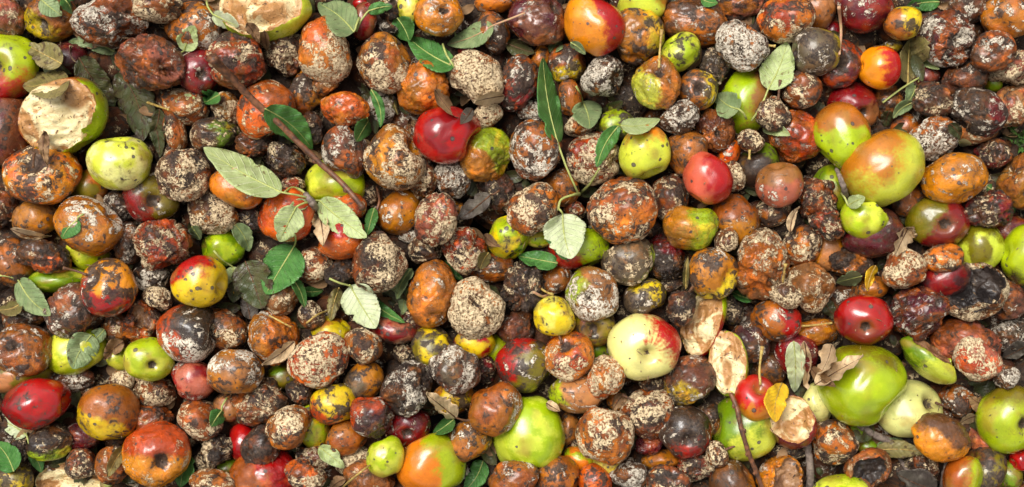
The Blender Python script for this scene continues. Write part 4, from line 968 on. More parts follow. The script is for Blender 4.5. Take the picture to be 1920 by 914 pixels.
def build_apple(i, spec, seed, res):
    """-> V (metres, about the apple's centre), quads, tris, attributes, pole positions, flesh mask"""
    px, py, rx, ry, ang, la, sty, o = spec
    rx, ry = arx[i], ary[i]
    A, B, bs, Mo, So, Sp, Wr, Gl, phrase, tint = STY[sty]
    A = o.get('A', A); B = o.get('B', B); Mo = o.get('M', Mo); So = o.get('D', So); Sp = o.get('S', Sp)
    Wr = o.get('W', Wr); Gl = o.get('G', Gl); tint = o.get('tint', tint)
    r = np.random.RandomState(seed)
    th, ph, q, t = TOPO[res]
    pole = None; flip = 1
    if 's' in o or 'k' in o:
        p = o.get('s') or o.get('k')
        d = np.array([(p[0] - px) / rx, (py - p[1]) / ry]) * 0.92
        l = np.hypot(*d)
        if l > .93: d *= .93 / l
        axis = np.array([d[0], d[1], math.sqrt(max(0.05, 1 - d @ d))])
        flip = 1 if 's' in o else -1
        axis = norm(axis) * flip
    else:
        a = r.uniform(0, 2 * math.pi); tz = r.uniform(-.35, .35)
        axis = norm([math.cos(a), math.sin(a), tz])
    u = norm(np.cross(axis, [0.3, 0.5, 0.81])); w = np.cross(axis, u)
    rho = np.sin(th); zz = np.cos(th)
    topd = .34 * np.exp(-(rho / .30) ** 2) * (zz > 0)
    botd = (.34 if 'k' in o else .20) * np.exp(-(rho / .26) ** 2) * (zz < 0) * (1 + .0 * ph)
    lob = 1 + .02 * np.cos(5 * ph + seed) * (zz < .2)
    L = np.stack([np.cos(ph) * rho * (1 + .07 * zz) * lob, np.sin(ph) * rho * (1 + .07 * zz) * lob, .88 * zz - topd + botd], 1)
    S = seed % 997
    dirs = L / np.linalg.norm(L, axis=1)[:, None].clip(.2)
    base = np.stack([np.cos(ph) * rho, np.sin(ph) * rho, zz], 1)
    disp = (.055 + .085 * min(Wr, 1)) * noise(base, 1.3, S) + .02 * noise(base, 2.7, S + 3)
    if Wr > .15:
        st = base * np.array([3.4, 3.4, 1.7])
        n1 = noise(st + 0.6 * noise(base, 2.2, S + 5)[:, None], 1.0, S + 7)
        crease = np.clip(1 - np.abs(n1) * 3.6, 0, 1) ** 1.2
        n2 = noise(base * np.array([8, 8, 5.]), 1.0, S + 9)
        crease2 = np.clip(1 - np.abs(n2) * 3.5, 0, 1)
        disp = disp - .15 * Wr * crease - (.06 if sty in ('mum', 'mur') else .035) * Wr * crease2
        if Wr > .6:
            disp = disp + .05 * (Wr - .4) * noise(base, 6.5, S + 11) - .10 * (Wr - .5) * np.clip(noise(base, 2.4, S + 13), 0, 1)
    V = L + dirs * disp[:, None]
    V = V[:, :1] * u + V[:, 1:2] * w + V[:, 2:3] * axis          # to world directions
    # a few pressure dents, some facing the viewer
    for k in range(int(r.uniform(0, 2.2) + Wr * 2.5)):
        dv = norm([r.uniform(-1, 1), r.uniform(-1, 1), r.uniform(-.2, 1)])
        an = np.clip(norm_rows(V) @ dv, -1, 1)
        wd = r.uniform(.25, .60); de = r.uniform(.03, .08) + .20 * min(Wr, 1.2) * r.rand()
        V = V - dv * (de * np.exp(-((1 - an) / (wd * wd * .6)) ** 2))[:, None]
    Q = norm_rows(V)
    flesh = None; flm = None
    if 'cut' in o:
        nx, ny, nz, h, bowl, kind = o['cut']
        n = norm([nx, ny, nz])
        hh = h + .06 * noise(Q, 6, S + 21) + .13 * noise(Q, 2.3, S + 22)
        d = V @ n
        over = d - hh
        m = over > 0
        rad = np.linalg.norm(V - np.outer(d, n), axis=1)
        rim = math.sqrt(max(.1, 1 - h * h))
        inn = np.clip(1 - (rad / rim) ** 2, 0, 1)
        lump = .17 * noise(V, 2.6, S + 23) - .12 * np.abs(noise(V, 5.5, S + 24)) + .03 * noise(V, 11, S + 25)
        nd = hh - bowl * inn ** .8 + lump * np.clip(inn * 3, 0, 1)
        V = np.where(m[:, None], V + n * (nd - d)[:, None], V)
        flesh = m
        flm = {'f': M_FLESH, 'b': M_FLESHB, 'c': M_CORE, 's': None}[kind]
    # fit the outline seen from above to the photograph's ellipse
    ca, sa = math.cos(math.radians(ang)), math.sin(math.radians(ang))
    R2 = np.array([[ca, sa], [-sa, ca]])
    X = V[:, :2] @ R2.T
    lo, hi = X.min(0), X.max(0)
    X = (X - (lo + hi) / 2) / ((hi - lo) / 2) * np.array([rx, ry])
    zc = V[:, 2]
    zsc = .5 * (rx + ry) * .97 / ((hi - lo).mean() / 2)
    V3 = np.concatenate([X @ R2, ((zc - zc.mean() * 0) * zsc)[:, None]], 1)
    # when tilt is given rx/ry apply along the tilted axes
    _, k = world_of(i) if i is not None else (None, PX)
    V3 = V3 * k
    # surface fields
    nb = fbm(Q, 1.5, S + 31)
    sharp = o.get('sharp', 1.1 if (o.get('streak') or sty in ('red', 'pnk', 'grn', 'lgr')) else 2.0)
    if 'b' in o:
        da, share = o['b']
        dv = np.array([math.cos(math.radians(da)), math.sin(math.radians(da)), .15])
        rot = .5 + sharp * (Q @ dv - (1 - 2 * share) * .95 + .38 * nb)
    else:
        rot = .5 + 1.6 * (nb * .9 + (bs - .5))
    mo = Mo + .42 * fbm(Q, 1.7, S + 41) * min(1, Mo * 3 + .1) - .06
    if 'm' in o:
        da = math.radians(o['m']); mo = mo + .30 * (Q @ np.array([math.cos(da), math.sin(da), .0]))
    if Mo < .01: mo = mo * 0 - .5
    elif r.rand() < .55:                                                   # mould spreading in rings
        rc_ = norm([r.uniform(-.5, .5), r.uniform(-.5, .5), .8]); ag = np.arccos(np.clip(Q @ rc_, -1, 1))
        rg = np.sin(ag * r.uniform(13, 20) + 1.6 * noise(Q, 2.4, S + 43))
        mo = mo + .16 * rg + .16 * np.exp(-(ag / .55) ** 2)
        if sty == 'cru': V3 = V3 * (1 + .010 * rg * (ag < 1.4))[:, None]
    so = So + .02 + .42 * fbm(Q, 1.9, S + 51) * min(1, So * 3)
    if So < .01: so = so * 0 - .6
    pole_d = np.exp(-(rho / .19) ** 2)  # dark stain at the pole, also painting shade into the hollow
    if 'k' in o: so = np.maximum(so, -.6) + pole_d * (zz < 0) * (1.15 if So > .01 else 1.25)
    if 's' in o: so = np.maximum(so, -.6) + pole_d * (zz > 0) * .8
    sp = np.full(len(Q), Sp) * (1 + .5 * noise(Q, 2.5, S + 61))
    jit = 1 + r.uniform(-.10, .10); hj = r.uniform(-.04, .04)
    ca_ = rich(lin(COL[A])) * jit * np.array([1 + hj, 1 - hj, 1]); cb_ = rich(lin(COL[B])) * jit * np.array([1 + hj, 1 - hj, 1])
    if i >= N: ca_ = ca_ * .24; cb_ = cb_ * .24; Gl = .7  # filler skins darkened so the shade of the gaps is in their colour
    va = .84 * (1 + .22 * fbm(Q, 2.3, S + 71))[:, None]
    SA = ca_[None] * va; SB = cb_[None] * va
    if o.get('streak') or sty in ('red', 'pnk', 'ryl', 'rgn'):
        stv = noise(np.stack([np.cos(ph) * 9, np.sin(ph) * 9, zz * 1.2], 1), 1.0, S + 81)
        rot = rot + stv * (.35 if o.get('streak') else .2)
        if o.get('streak'):
            rot = np.clip(rot, 0, 1) * .85
        rot = rot - .5 * np.clip(1.2 - rho / .3, 0, 1)
    if sty in ('grn', 'lgr', 'dgr', 'yel') and not o.get('streak'):       # soft tan bruises
        br_ = np.clip(fbm(Q, 1.6, S + 91) * 2.0 - .45, 0, 1)[:, None] * .55
        SA = SA * (1 - br_) + lin((150, 112, 48)) * br_; SB = SB * (1 - br_) + lin((150, 112, 48)) * br_
    if 'k' in o or 's' in o:                                               # russet round the calyx or stem hollow, also painted in for its soft shading
        ru = (np.exp(-(rho / .36) ** 2) * ((zz < 0) if 'k' in o else (zz > 0)) * .6)[:, None]
        rc = lin((122, 96, 44)) if sty in ('red', 'pnk', 'grn', 'lgr', 'rgn', 'ryl') else lin((70, 48, 34))
        SA = SA * (1 - ru) + rc * ru; SB = SB * (1 - ru) + rc * ru
    one = np.ones((len(Q), 1))
    F = np.stack([rot, mo, so, sp], 1)
    if flesh is not None:
        ed = np.clip((rad / rim - .80) * 4.0, 0, 1) * .9 + np.clip(noise(V, 1.9, S + 27) * 2.6 + .12, 0, 1) * .95 + np.clip(noise(V, 5, S + 28) * 1.5 - .5, 0, 1) * .6
        F[flesh, 0] = ed[flesh]
    at = {'skin_a': np.concatenate([SA, one * Gl], 1), 'skin_b': np.concatenate([SB, one * min(Wr, 1.0)], 1),
          'fields': F, 'mould_tint': np.concatenate([np.repeat(TINT[tint][None], len(Q), 0), one], 1)}
    poles = V3[-2:]
    return V3, q, t, at, poles, axis, flesh, flm

def norm_rows(V):
    return V / np.linalg.norm(V, axis=1)[:, None].clip(1e-6)

# ------------------------------------------------------------------ labels
marks = [(i, AP[i][7]['lm']) for i in range(N) if 'lm' in AP[i][7]]
deep = [i for i in range(N) if LAY[i] >= 1.4 and 'L' not in AP[i][7]]
shown = [i for i in range(N) if i not in deep]
def look(i):
    a = AP[i]; o = a[7]; r_ = (a[2] * a[3]) ** .5
    size = 'small ' if r_ < 31 else ('large ' if r_ > 48 else '')
    p = STY[a[6]][8]
    names = dict(db='dark', bk='black', br='brown', rb='red-brown', ot='orange', og='bright orange', ro='red-orange', tn='tan', pn='pinkish',
                 pb='purple-brown', mr='maroon', cr='crimson', gy='grey', oc='ochre', oy='golden', tb='dull brown', vi='plum', ol='olive', gr='green', dg='green', yl='yellow', rd='red', lg='pale green')
    if a[6] == 'cru': p = names.get(o.get('A', 'br'), 'brown') + ' apple coated in cream mould'
    elif a[6] == 'rust': p = names.get(o.get('A', 'ot'), 'orange') + ' rotten apple with cream mould'
    elif a[6] == 'mar' and o.get('A') in ('ro', 'br', 'rb', 'pn', 'pb'): p = names[o['A']] + ' and dark red apple'
    elif a[6] == 'dgr' and o.get('A') == 'db': p = 'dark brown and olive apple'
    if o.get('st'): p += ' with stem'
    return size + p
LOOK = {i: look(i) for i in shown}
def rel(i, j):
    """direction of i as seen from landmark j"""
    a = math.degrees(math.atan2(cy[j] - cy[i], cx[i] - cx[j])) % 360
    return ['right of', 'above right of', 'above', 'above left of', 'left of', 'below left of', 'below', 'below right of'][int(((a + 22.5) % 360) // 45)]
LABEL = {}
used_l = set(AP[i][7]['L'] for i in range(N) if 'L' in AP[i][7])
for i in shown:
    if 'L' in AP[i][7]: LABEL[i] = AP[i][7]['L']
for i in shown:
    if i in LABEL: continue
    cand = sorted(((math.hypot(cx[i] - cx[j], cy[i] - cy[j]), j, nm) for j, nm in marks if j != i))
    best = None
    for d, j, nm in cand[:9]:
        R_ = rel(i, j)
        rivals = [k for k in shown if k != i and k != j and LOOK[k] == LOOK[i] and rel(k, j) == R_ and math.hypot(cx[k] - cx[j], cy[k] - cy[j]) < d * 1.5]
        txt = LOOK[i] + ', just ' + R_ + ' the ' + nm
        if not rivals and txt not in used_l and len(txt.split()) <= 17:
            best = txt; break
    if best is None:
        (d1, j1, n1), (d2, j2, n2) = cand[0], cand[1]
        best = LOOK[i] + ' ' + rel(i, j1) + ' the ' + n1
    w_ = best.split()
    if len(w_) > 16: best = best.replace(', just ', ' ')
    used_l.add(best); LABEL[i] = best

# ------------------------------------------------------------------ build the apples
def add_stem(parent, i, pts, r0=2.4, r1=2.0, mat=None):
    (X, Y, Z), k = world_of(i)
    R_ = .5 * (RX[i] + RY[i])
    P3 = []
    for n_, p in enumerate(pts):
        dx_, dy_ = p[0] - cx[i], cy[i] - p[1]
        f = 1 - (dx_ / RX[i]) ** 2 - (dy_ / RY[i]) ** 2
        h = R_ * math.sqrt(max(f, 0.04))
        if n_ == 0: h -= R_ * .18
        else: h = h * .8 + R_ * (.10 + .16 * n_)
        P3.append((dx_ * k, dy_ * k, h * k))
    V, q, t = tube(curve_pts(P3, 9), [r0 * 1.2 * PX, r0 * PX, r1 * PX, r1 * 1.7 * PX], 8, .2, i)
    link('stem', mesh_np('stem', V, q, t), mat or M_STEM, parent)

def add_calyx(parent, pos, n, size, seed):
    r = random.Random(seed)
    n = norm(n); u = norm(np.cross(n, [.2, .9, .3])); w = np.cross(n, u)
    V = []; T = []
    for k in range(6):
        a = k / 6 * 2 * math.pi + r.uniform(-.3, .3)
        d = math.cos(a) * u + math.sin(a) * w; s_ = math.cos(a + 1.57) * u + math.sin(a + 1.57) * w
        l = size * r.uniform(.7, 1.2)
        b = len(V)
        V += [pos + s_ * size * .28, pos - s_ * size * .28, pos + d * l * .6 + n * size * .65 + s_ * size * .15,
              pos + d * l * .6 + n * size * .55 - s_ * size * .15, pos + d * l * r.uniform(.3, 1.2) + n * size * r.uniform(.7, 1.2), pos - n * size * .3]
        T += [(b, b + 1, b + 2), (b + 1, b + 3, b + 2), (b + 2, b + 3, b + 4), (b, b + 5, b + 1)]
    link('calyx', mesh_np('calyx', np.array(V), None, np.array(T), smooth=False), M_CALYX, parent)

def root_at(loc):
    e = bpy.data.objects.new('apple', None); e.empty_display_size = .02; e.location = loc
    C.objects.link(e); return e

top_of = []            # for draping leaves: (x, y, z, rx, ry, rz, layer)
for i in range(N):
    (X, Y, Z), k = world_of(i)
    top_of.append((X, Y, Z, RX[i] * k, RY[i] * k, .5 * (RX[i] + RY[i]) * .93 * k, LAY[i]))
for i in range(N, N + len(FX)):
    (X, Y, Z), k = world_of(i)
    top_of.append((X, Y, Z, arx[i] * k, ary[i] * k, arx[i] * .9 * k, 3.0))
TOPS = np.array(top_of)

for i in shown:
    a = AP[i]; o = a[7]
    res = 'big' if (RX[i] * RY[i]) ** .5 > 50 else 'mid'
    V, q, t, at, poles, axis, flesh, flm = build_apple(i, a, 1000 + i * 13, res)
    (X, Y, Z), k = world_of(i)
    if flesh is not None and flm is not None:
        fq = flesh[q].all(1); ft = flesh[t].all(1)
        def sub(qs, ts, nm):
            used = np.unique(np.concatenate([qs.ravel(), ts.ravel()]))
            mp = np.full(len(V), -1); mp[used] = np.arange(len(used))
            return mesh_np(nm, V[used], mp[qs], mp[ts], {kk: vv[used] for kk, vv in at.items()})
        ob = root_at((X, Y, Z))
        link('skin', sub(q[~fq], t[~ft], 'apple_skin'), M_APPLE, ob)
        link('flesh', sub(q[fq], t[ft], 'apple_flesh'), flm, ob)
    elif 's' in o or 'k' in o or 'st' in o:
        ob = root_at((X, Y, Z))
        link('skin', mesh_np('apple_skin', V, q, t, at), M_APPLE, ob)
    else:
        ob = link('apple', mesh_np('apple_skin', V, q, t, at), M_APPLE, None, (X, Y, Z))
    tag(ob, LABEL[i], 'apple', 'windfall apples in the heap')
    if 'st' in o: add_stem(ob, i, o['st'], mat=(M_STEMY if i % 3 == 0 or o.get('streak') else M_STEM))
    elif 's' in o: add_stem(ob, i, [o['s'], (o['s'][0] + 3, o['s'][1] - 4)], 2.2, 2.0)
    if 'k' in o:
        add_calyx(ob, poles[1] - axis * .0008, -axis, 3.4 * PX * (1 + RX[i] / 120), i)

# the rest of the heap: one mass of rotting apples below and around
VV, QQ, TT, AT = [], [], [], {}
off = 0
def heap_add(i, spec, seed, res='low'):
    global off
    V, q, t, at, *_ = build_apple(i, spec, seed, res)
    (X, Y, Z), k = world_of(i)
    VV.append(V + np.array([X, Y, Z])); QQ.append(q + off); TT.append(t + off)
    for kk, v in at.items(): AT.setdefault(kk, []).append(v)
    off += len(V)
for i in deep: heap_add(i, AP[i], 5000 + i, 'mid' if False else 'low')
fst = ['mum', 'dkb', 'mur', 'pur', 'mum', 'dkb', 'brn']
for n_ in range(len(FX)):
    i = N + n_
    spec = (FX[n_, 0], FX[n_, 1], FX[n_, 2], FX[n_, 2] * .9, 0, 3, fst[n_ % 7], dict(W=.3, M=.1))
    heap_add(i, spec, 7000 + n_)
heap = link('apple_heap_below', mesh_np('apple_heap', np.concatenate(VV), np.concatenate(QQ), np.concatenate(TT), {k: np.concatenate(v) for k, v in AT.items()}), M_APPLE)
tag(heap, 'mass of smaller rotting apples deep in the heap, mostly coloured darker as gap shade', 'apples', None, 'stuff')

# ------------------------------------------------------------------ soil below the heap
gx = np.concatenate([[-4, -2], np.linspace(-1.2, 1.2, 121), [2, 4]]); gy = np.concatenate([[-4, -2], np.linspace(-.8, .8, 81), [2, 4]])
GX, GY = np.meshgrid(gx, gy, indexing='ij')
P2 = np.stack([GX.ravel(), GY.ravel(), GX.ravel() * 0], 1)
GZ = -.155 + .010 * noise(P2, 12, 3) + .006 * noise(P2, 34, 4)
V = np.stack([GX.ravel(), GY.ravel(), GZ], 1)
nx_, ny_ = len(gx), len(gy)
q = [(a * ny_ + b, (a + 1) * ny_ + b, (a + 1) * ny_ + b + 1, a * ny_ + b + 1) for a in range(nx_ - 1) for b in range(ny_ - 1)]
g = link('ground', mesh_np('ground', V, np.array(q)), M_SOIL)
g['kind'] = 'structure'; g['label'] = 'dark damp soil under the heap of apples'

# ------------------------------------------------------------------ leaves
def height(x, y, la):
    """top of the apples deeper than la under each point"""
    T = TOPS[TOPS[:, 6] >= la - .001]
    f = 1 - ((x[:, None] - T[None, :, 0]) / T[None, :, 3]) ** 2 - ((y[:, None] - T[None, :, 1]) / T[None, :, 4]) ** 2
    h = np.where(f > 0, T[None, :, 2] + T[None, :, 5] * np.sqrt(np.clip(f, 0, 1)), -.09)
    return h.max(1)

def make_leaf_obj(n_, spec):
    (bx, by), (tx, ty), hw, kind, fold, la, stalk, label = spec
    r = np.random.RandomState(300 + n_)
    z0 = -0.0 if la < .5 else -.02
    k = PX * (CAMH - z0) / CAMH
    B_ = np.array(w_of(bx, by, z0)[:2]); T_ = np.array(w_of(tx, ty, z0)[:2])
    L = np.linalg.norm(T_ - B_); e1 = (T_ - B_) / L; e2 = np.array([-e1[1], e1[0]])
    W = hw * k
    nu, nv = 36, 13
    u = np.linspace(0, 1, nu); v = np.linspace(-1, 1, nv)
    asp = W / L
    wv = np.clip(np.sin(math.pi * u ** .80), 0, 1) ** .66
    wv = wv * (1 - .18 * u); wv /= wv.max()
    wL = wv * W; wR = wv * W
    dry = kind in 'TBV'; rough = kind in 'PTBKOU'
    for arr in (wL, wR):
        nt = int(L / .0034) + 5
        arr *= 1 - .085 * ((u * nt) % 1.0) * np.sin(math.pi * u)
        if kind == 'T' and hw > 20: arr *= 1 - .34 * (.5 + .5 * np.cos(u * 19 + n_)) * np.sin(math.pi * u)
        for b in range(int(r.uniform(0, 1.6) + (.6 if rough else 0))):          # bites and tears in the edge
            c0 = r.uniform(.25, .95); wd = r.uniform(.02, .07)
            arr *= 1 - r.uniform(.10, .38) * np.exp(-((u - c0) / wd) ** 2)
        arr *= 1 + .10 * noise(np.stack([u * 5, u * 0, u * 0 + r.rand() * 9], 1), 1, n_)
    U, Vv = np.meshgrid(u, v, indexing='ij')
    wid = np.where(Vv < 0, wL[:, None], wR[:, None])
    bend = r.uniform(-.10, .10) * L
    s1 = U * L; s2 = Vv * wid * math.cos(fold * .8) + bend * np.sin(math.pi * U)
    x = B_[0] + e1[0] * s1 + e2[0] * s2; y = B_[1] + e1[1] * s1 + e2[1] * s2
    x = x.ravel(); y = y.ravel()
    H = height(x, y, la)
    # smooth quadratic drape lying on the apples
    a_ = (U.ravel() - .5); b_ = Vv.ravel() * (wid.ravel() / W)
    G_ = np.stack([np.ones_like(a_), a_, b_, a_ * a_, b_ * b_, a_ * b_], 1)
    reg = np.diag([0, .0, .0, 12, 12, 6.]) * len(a_) * .01
    coef = np.linalg.solve(G_.T @ G_ + reg, G_.T @ H)
    fit = G_ @ coef
    lift = np.percentile(H - fit, 93)
    Zl = fit + max(lift, 0) + .0015
    Zl = np.maximum(Zl, H + .0008)
    cr = 1.9 if not dry else 3.2
    P3 = np.stack([x, y, x * 0 + n_], 1)
    Zl = Zl + np.abs(Vv.ravel()) * wid.ravel() * fold * 0.9 + cr * .0016 * noise(P3, 110, n_) + cr * .0012 * np.abs(Vv.ravel()) * noise(P3, 260, n_ + 5)
    ce = r.uniform(.2, 1.0) * (1.6 if dry else .6)
    Zl = Zl + W * .25 * ce * np.clip(U.ravel() - .6, 0, 1) ** 2 * 4
    if dry:                                                                     # rolled margins
        side = 1 if r.rand() < .5 else -1
        rr = np.clip(Vv.ravel() * side - .2, 0, 1)
        Zl = Zl + W * .7 * rr ** 1.6
        x = x - e2[0] * side * rr ** 2 * W * .35; y = y - e2[1] * side * rr ** 2 * W * .35
    # side veins press the blade into shallow corrugation
    Zl = Zl + .0005 * np.cos((U.ravel() * 8.5 - np.abs(Vv.ravel()) * 1.9) * 2 * math.pi) * np.sin(math.pi * U.ravel())
    kz = (CAMH - Zl) / (CAMH - z0)
    x = x * kz; y = y * kz
    Zl = np.maximum(Zl, height(x, y, la) * 1.0 + .0011) + max(0, -la - .2) * .03
    V = np.stack([x, y, Zl], 1)
    q = np.array([(a * nv + b, (a + 1) * nv + b, (a + 1) * nv + b + 1, a * nv + b + 1) for a in range(nu - 1) for b in range(nv - 1)])
    mid = V[(np.arange(nu)) * nv + nv // 2].copy()
    c0 = V.mean(0)
    # give the blade its thickness: an under side closed round the rim
    nV = len(V); V2 = V - np.array([0, 0, .00045])
    rim = [b for b in range(nv)] + [a * nv + nv - 1 for a in range(1, nu)] + [(nu - 1) * nv + b for b in range(nv - 2, -1, -1)] + [a * nv for a in range(nu - 2, 0, -1)]
    qr = [(rim[a], rim[(a + 1) % len(rim)], rim[(a + 1) % len(rim)] + nV, rim[a] + nV) for a in range(len(rim))]
    Vt = np.concatenate([V, V2]) - c0
    qt = np.concatenate([q, q[:, ::-1] + nV, np.array(qr)])
    uv = np.stack([U.ravel(), np.abs(Vv.ravel()), np.sign(Vv.ravel()) * .5 + .5, np.ones(nV)], 1)
    me = mesh_np('leaf_blade', Vt, qt, None, {'leafuv': np.concatenate([uv, uv])})
    ob = bpy.data.objects.new('leaf', None); ob.empty_display_size = .01; ob.location = tuple(c0); C.objects.link(ob)
    link('blade', me, LM[kind], ob)
    tag(ob, label, 'leaf', 'apple leaves scattered on the heap')
    mp = mid[::3] + np.array([0, 0, .0004])
    pts = list(mp[::-1])
    rads = [.00022, .0005, .0008]
    if stalk:
        se = np.array(w_of(stalk[0], stalk[1], mid[0][2]))
        hs = height(np.array([se[0]]), np.array([se[1]]), la)[0]
        se[2] = max(mid[0][2] * .5 + hs * .5, hs) + .004
        mm = (mid[0] + se) / 2 + np.array([r.uniform(-.002, .002), r.uniform(-.002, .002), .004])
        pts += [mm, se]; rads += [.0010, .0013]
    Vs, qs, ts = tube(curve_pts(np.array(pts), 26), rads, 6)
    sm = M_STEMP if n_ == 29 else (M_STEMG if kind in 'UPDG' else (M_STEMY if kind in 'YO' else M_STEM))
    link('stalk', mesh_np('stalk', Vs - c0, qs, ts), sm, ob)
for n_, spec in enumerate(LV):
    make_leaf_obj(n_, spec)

# rotten leaf litter caught in the gaps
VV, QQ, UV = [], [], []
r = np.random.RandomState(77); off = 0
for n_ in range(800):
    px_, py_ = r.uniform(-60, 1980), r.uniform(-60, 975)
    c = np.array(w_of(px_, py_, -.06)); c[2] = height(c[:1], c[1:2], 1.35)[0] + .004; a = r.uniform(0, 6.28); L = r.uniform(.010, .032); W = L * r.uniform(.22, .38)
    nu, nv = 9, 5
    U, Vv = np.meshgrid(np.linspace(0, 1, nu), np.linspace(-1, 1, nv), indexing='ij')
    U = U.ravel(); Vv = Vv.ravel()
    wd = np.sin(math.pi * (U * .96 + .02) ** .8) ** .7 * W
    P_ = np.stack([(U - .5) * L, Vv * wd, np.abs(Vv) * wd * r.uniform(.1, .9) - (U - .5) ** 2 * L * r.uniform(-.8, 1.2)], 1)
    P_[:, 2] += .002 * noise(P_ + n_, 90, n_)
    tl = r.uniform(-.6, .6); R_ = np.array([[math.cos(a), -math.sin(a) * math.cos(tl), math.sin(a) * math.sin(tl)], [math.sin(a), math.cos(a) * math.cos(tl), -math.cos(a) * math.sin(tl)], [0, math.sin(tl), math.cos(tl)]])
    VV.append(P_ @ R_.T + c)
    QQ.append(np.array([(i * nv + b, (i + 1) * nv + b, (i + 1) * nv + b + 1, i * nv + b + 1) for i in range(nu - 1) for b in range(nv - 1)]) + off)
    UV.append(np.stack([U, np.abs(Vv), U * 0, U * 0 + 1], 1)); off += nu * nv
lo = link('leaf_litter', mesh_np('leaf_litter', np.concatenate(VV), np.concatenate(QQ), None, {'leafuv': np.concatenate(UV)}), LM['K'])
lo.data.materials.append(LM['B'])
lo.data.polygons.foreach_set('material_index', (np.arange(len(lo.data.polygons)) // 32 % 3 == 0).astype(np.int32))
tag(lo, 'dark rotting leaf litter caught in the gaps between the apples', 'leaf litter', None, 'stuff')

# ------------------------------------------------------------------ twigs, sticks and loose stems
TM = {'R': M_TWIG, 'G': M_TWIGG, 'Y': M_STEMY, 'P': M_STEMP, 'S': M_STEMG}
for n_, (pts, rad, mt, dz, label, cat) in enumerate(TW):
    P3 = []
    dens = curve_pts([(p[0], p[1], 0) for p in pts], max(12, 4 * len(pts)))
    W_ = np.array([w_of(p[0], p[1], 0) for p in dens])
    H = height(W_[:, 0], W_[:, 1], 0 if dz >= 0 else .5)
    tt = np.linspace(-1, 1, len(H))
    co = np.polyfit(tt, H, 2 if len(pts) > 2 else 1)
    f = np.polyval(co, tt); f = f + np.percentile(H - f, 97) + max(rad) * PX * .8 + (.003 if max(rad) > 4 and dz > .005 else 0)
    P3 = np.array([w_of(p[0], p[1], zf) for p, zf in zip(dens, f)])
    if max(rad) > 4:
        P3[:, :2] += .0012 * np.stack([noise(P3, 40, n_), noise(P3, 40, n_ + 9)], 1)
    P3 = curve_pts(P3, 40)
    rr = [x * PX for x in rad]
    V, q, t = tube(P3, rr, 12, .16 if max(rad) > 4 else .1, n_)
    c0 = P3.mean(0)
    nm = cat if cat in ('twig', 'stick') else ('leaf_stalk' if cat == 'stalk' else 'fruit_stem')
    woody = max(rad) > 4.5 and len(pts) > 3
    if woody:
        ob = bpy.data.objects.new(nm, None); ob.location = tuple(c0); C.objects.link(ob)
        link('stem', mesh_np(nm, V - c0, q, t), TM[mt], ob)
    else: ob = link(nm, mesh_np(nm, V - c0, q, t), TM[mt], None, tuple(c0))
    tag(ob, label, cat, 'loose stems and twigs in the heap')
    if woody:            # buds and scars along the woody twig
        for kk in (7, 16, 25, 33):
            b = P3[kk]; d = norm(P3[kk + 1] - P3[kk - 1]); s_ = np.cross(d, [0, 0, 1]) * (1 if kk % 2 else -1)
            rk = np.interp(kk / 39, np.linspace(0, 1, len(rr)), rr)
            Vb, qb, tb = tube([b + s_ * rk * .4 - d * .003, b + s_ * rk * 1.05, b + s_ * rk * 1.3 + d * .003], [rk * .5, rk * .7, rk * .15], 8, .2, kk)
            link('bud', mesh_np('bud', Vb - c0, qb, tb), TM[mt], ob)

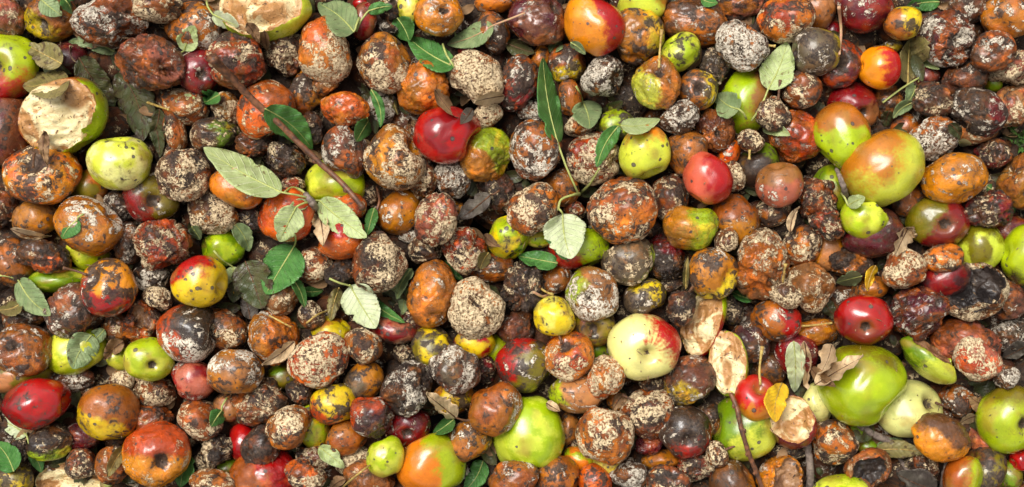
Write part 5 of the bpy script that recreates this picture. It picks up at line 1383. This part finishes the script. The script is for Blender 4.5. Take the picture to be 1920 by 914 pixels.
# crumbs of dry leaf, bark and stalk lying on the fruit
VV, TT = [], []
r = np.random.RandomState(21); off = 0
cxy = np.stack([r.uniform(-.6, .6, 1500), r.uniform(-.3, .3, 1500)], 1)
hz = height(cxy[:, 0], cxy[:, 1], 0)
for (x_, y_), h_ in zip(cxy, hz):
    if h_ < -.06: continue
    a = r.uniform(0, 6.28); l = r.uniform(.0006, .0022) if r.rand() < .8 else r.uniform(.003, .006); w = r.uniform(.0003, .0008)
    d = np.array([math.cos(a), math.sin(a), r.uniform(-.2, .2)]); s_ = np.array([-d[1], d[0], 0]); c = np.array([x_, y_, h_ + .0004])
    VV += [c - d * l, c + s_ * w, c + d * l, c - s_ * w, c + np.array([0, 0, w * 1.4])]
    TT += [(off, off + 3, off + 4), (off + 3, off + 2, off + 4), (off + 2, off + 1, off + 4), (off + 1, off, off + 4)]
    off += 5
cr_ = link('plant_crumbs', mesh_np('plant_crumbs', np.array(VV), None, np.array(TT), smooth=False), M_CRUMB)
tag(cr_, 'crumbs of dry leaf, bark and stalk sprinkled over the apples', 'crumbs', None, 'stuff')

# ------------------------------------------------------------------ small weeds growing at the edge of the heap, upper right
VV, TT = [], []
r = random.Random(11)
off = 0
for (wx, wy, n_) in ((1902, 250, 26), (1893, 232, 16), (1912, 275, 20), (1505, 875, 8), (1900, 215, 10)):
    for k in range(n_):
        bx, by, _ = w_of(wx + r.uniform(-14, 14), wy + r.uniform(-14, 14), -.04)
        a = r.uniform(0, 6.28); l = r.uniform(.008, .018); h = r.uniform(.012, .03); w = r.uniform(.0008, .0022)
        d = np.array([math.cos(a), math.sin(a), 0]); s_ = np.array([-d[1], d[0], 0])
        b = np.array([bx, by, -.075])
        m = b + d * l * .4 + np.array([0, 0, h * 1.6]); e = b + d * l + np.array([0, 0, h * 1.9])
        VV += [b + s_ * w * .5, b - s_ * w * .5, m + s_ * w, m - s_ * w, e]
        TT += [(off, off + 1, off + 2), (off + 1, off + 3, off + 2), (off + 2, off + 3, off + 4)]
        off += 5
gr = link('grass', mesh_np('grass', np.array(VV), None, np.array(TT), smooth=False), M_GRASS)
tag(gr, 'small green weeds showing between apples at the right edge', 'grass', None, 'stuff')
print('apples', len(shown), 'deep', len(deep), 'filler', len(FX), 'dupes', len(LABEL) - len(set(LABEL.values())), 'long', [l for l in LABEL.values() if len(l.split()) > 16][:5])
print('tris', sum(sum(len(p.vertices) - 2 for p in o.data.polygons) for o in scene.objects if o.type == 'MESH' and len(o.data.polygons) < 0) , flush=True)
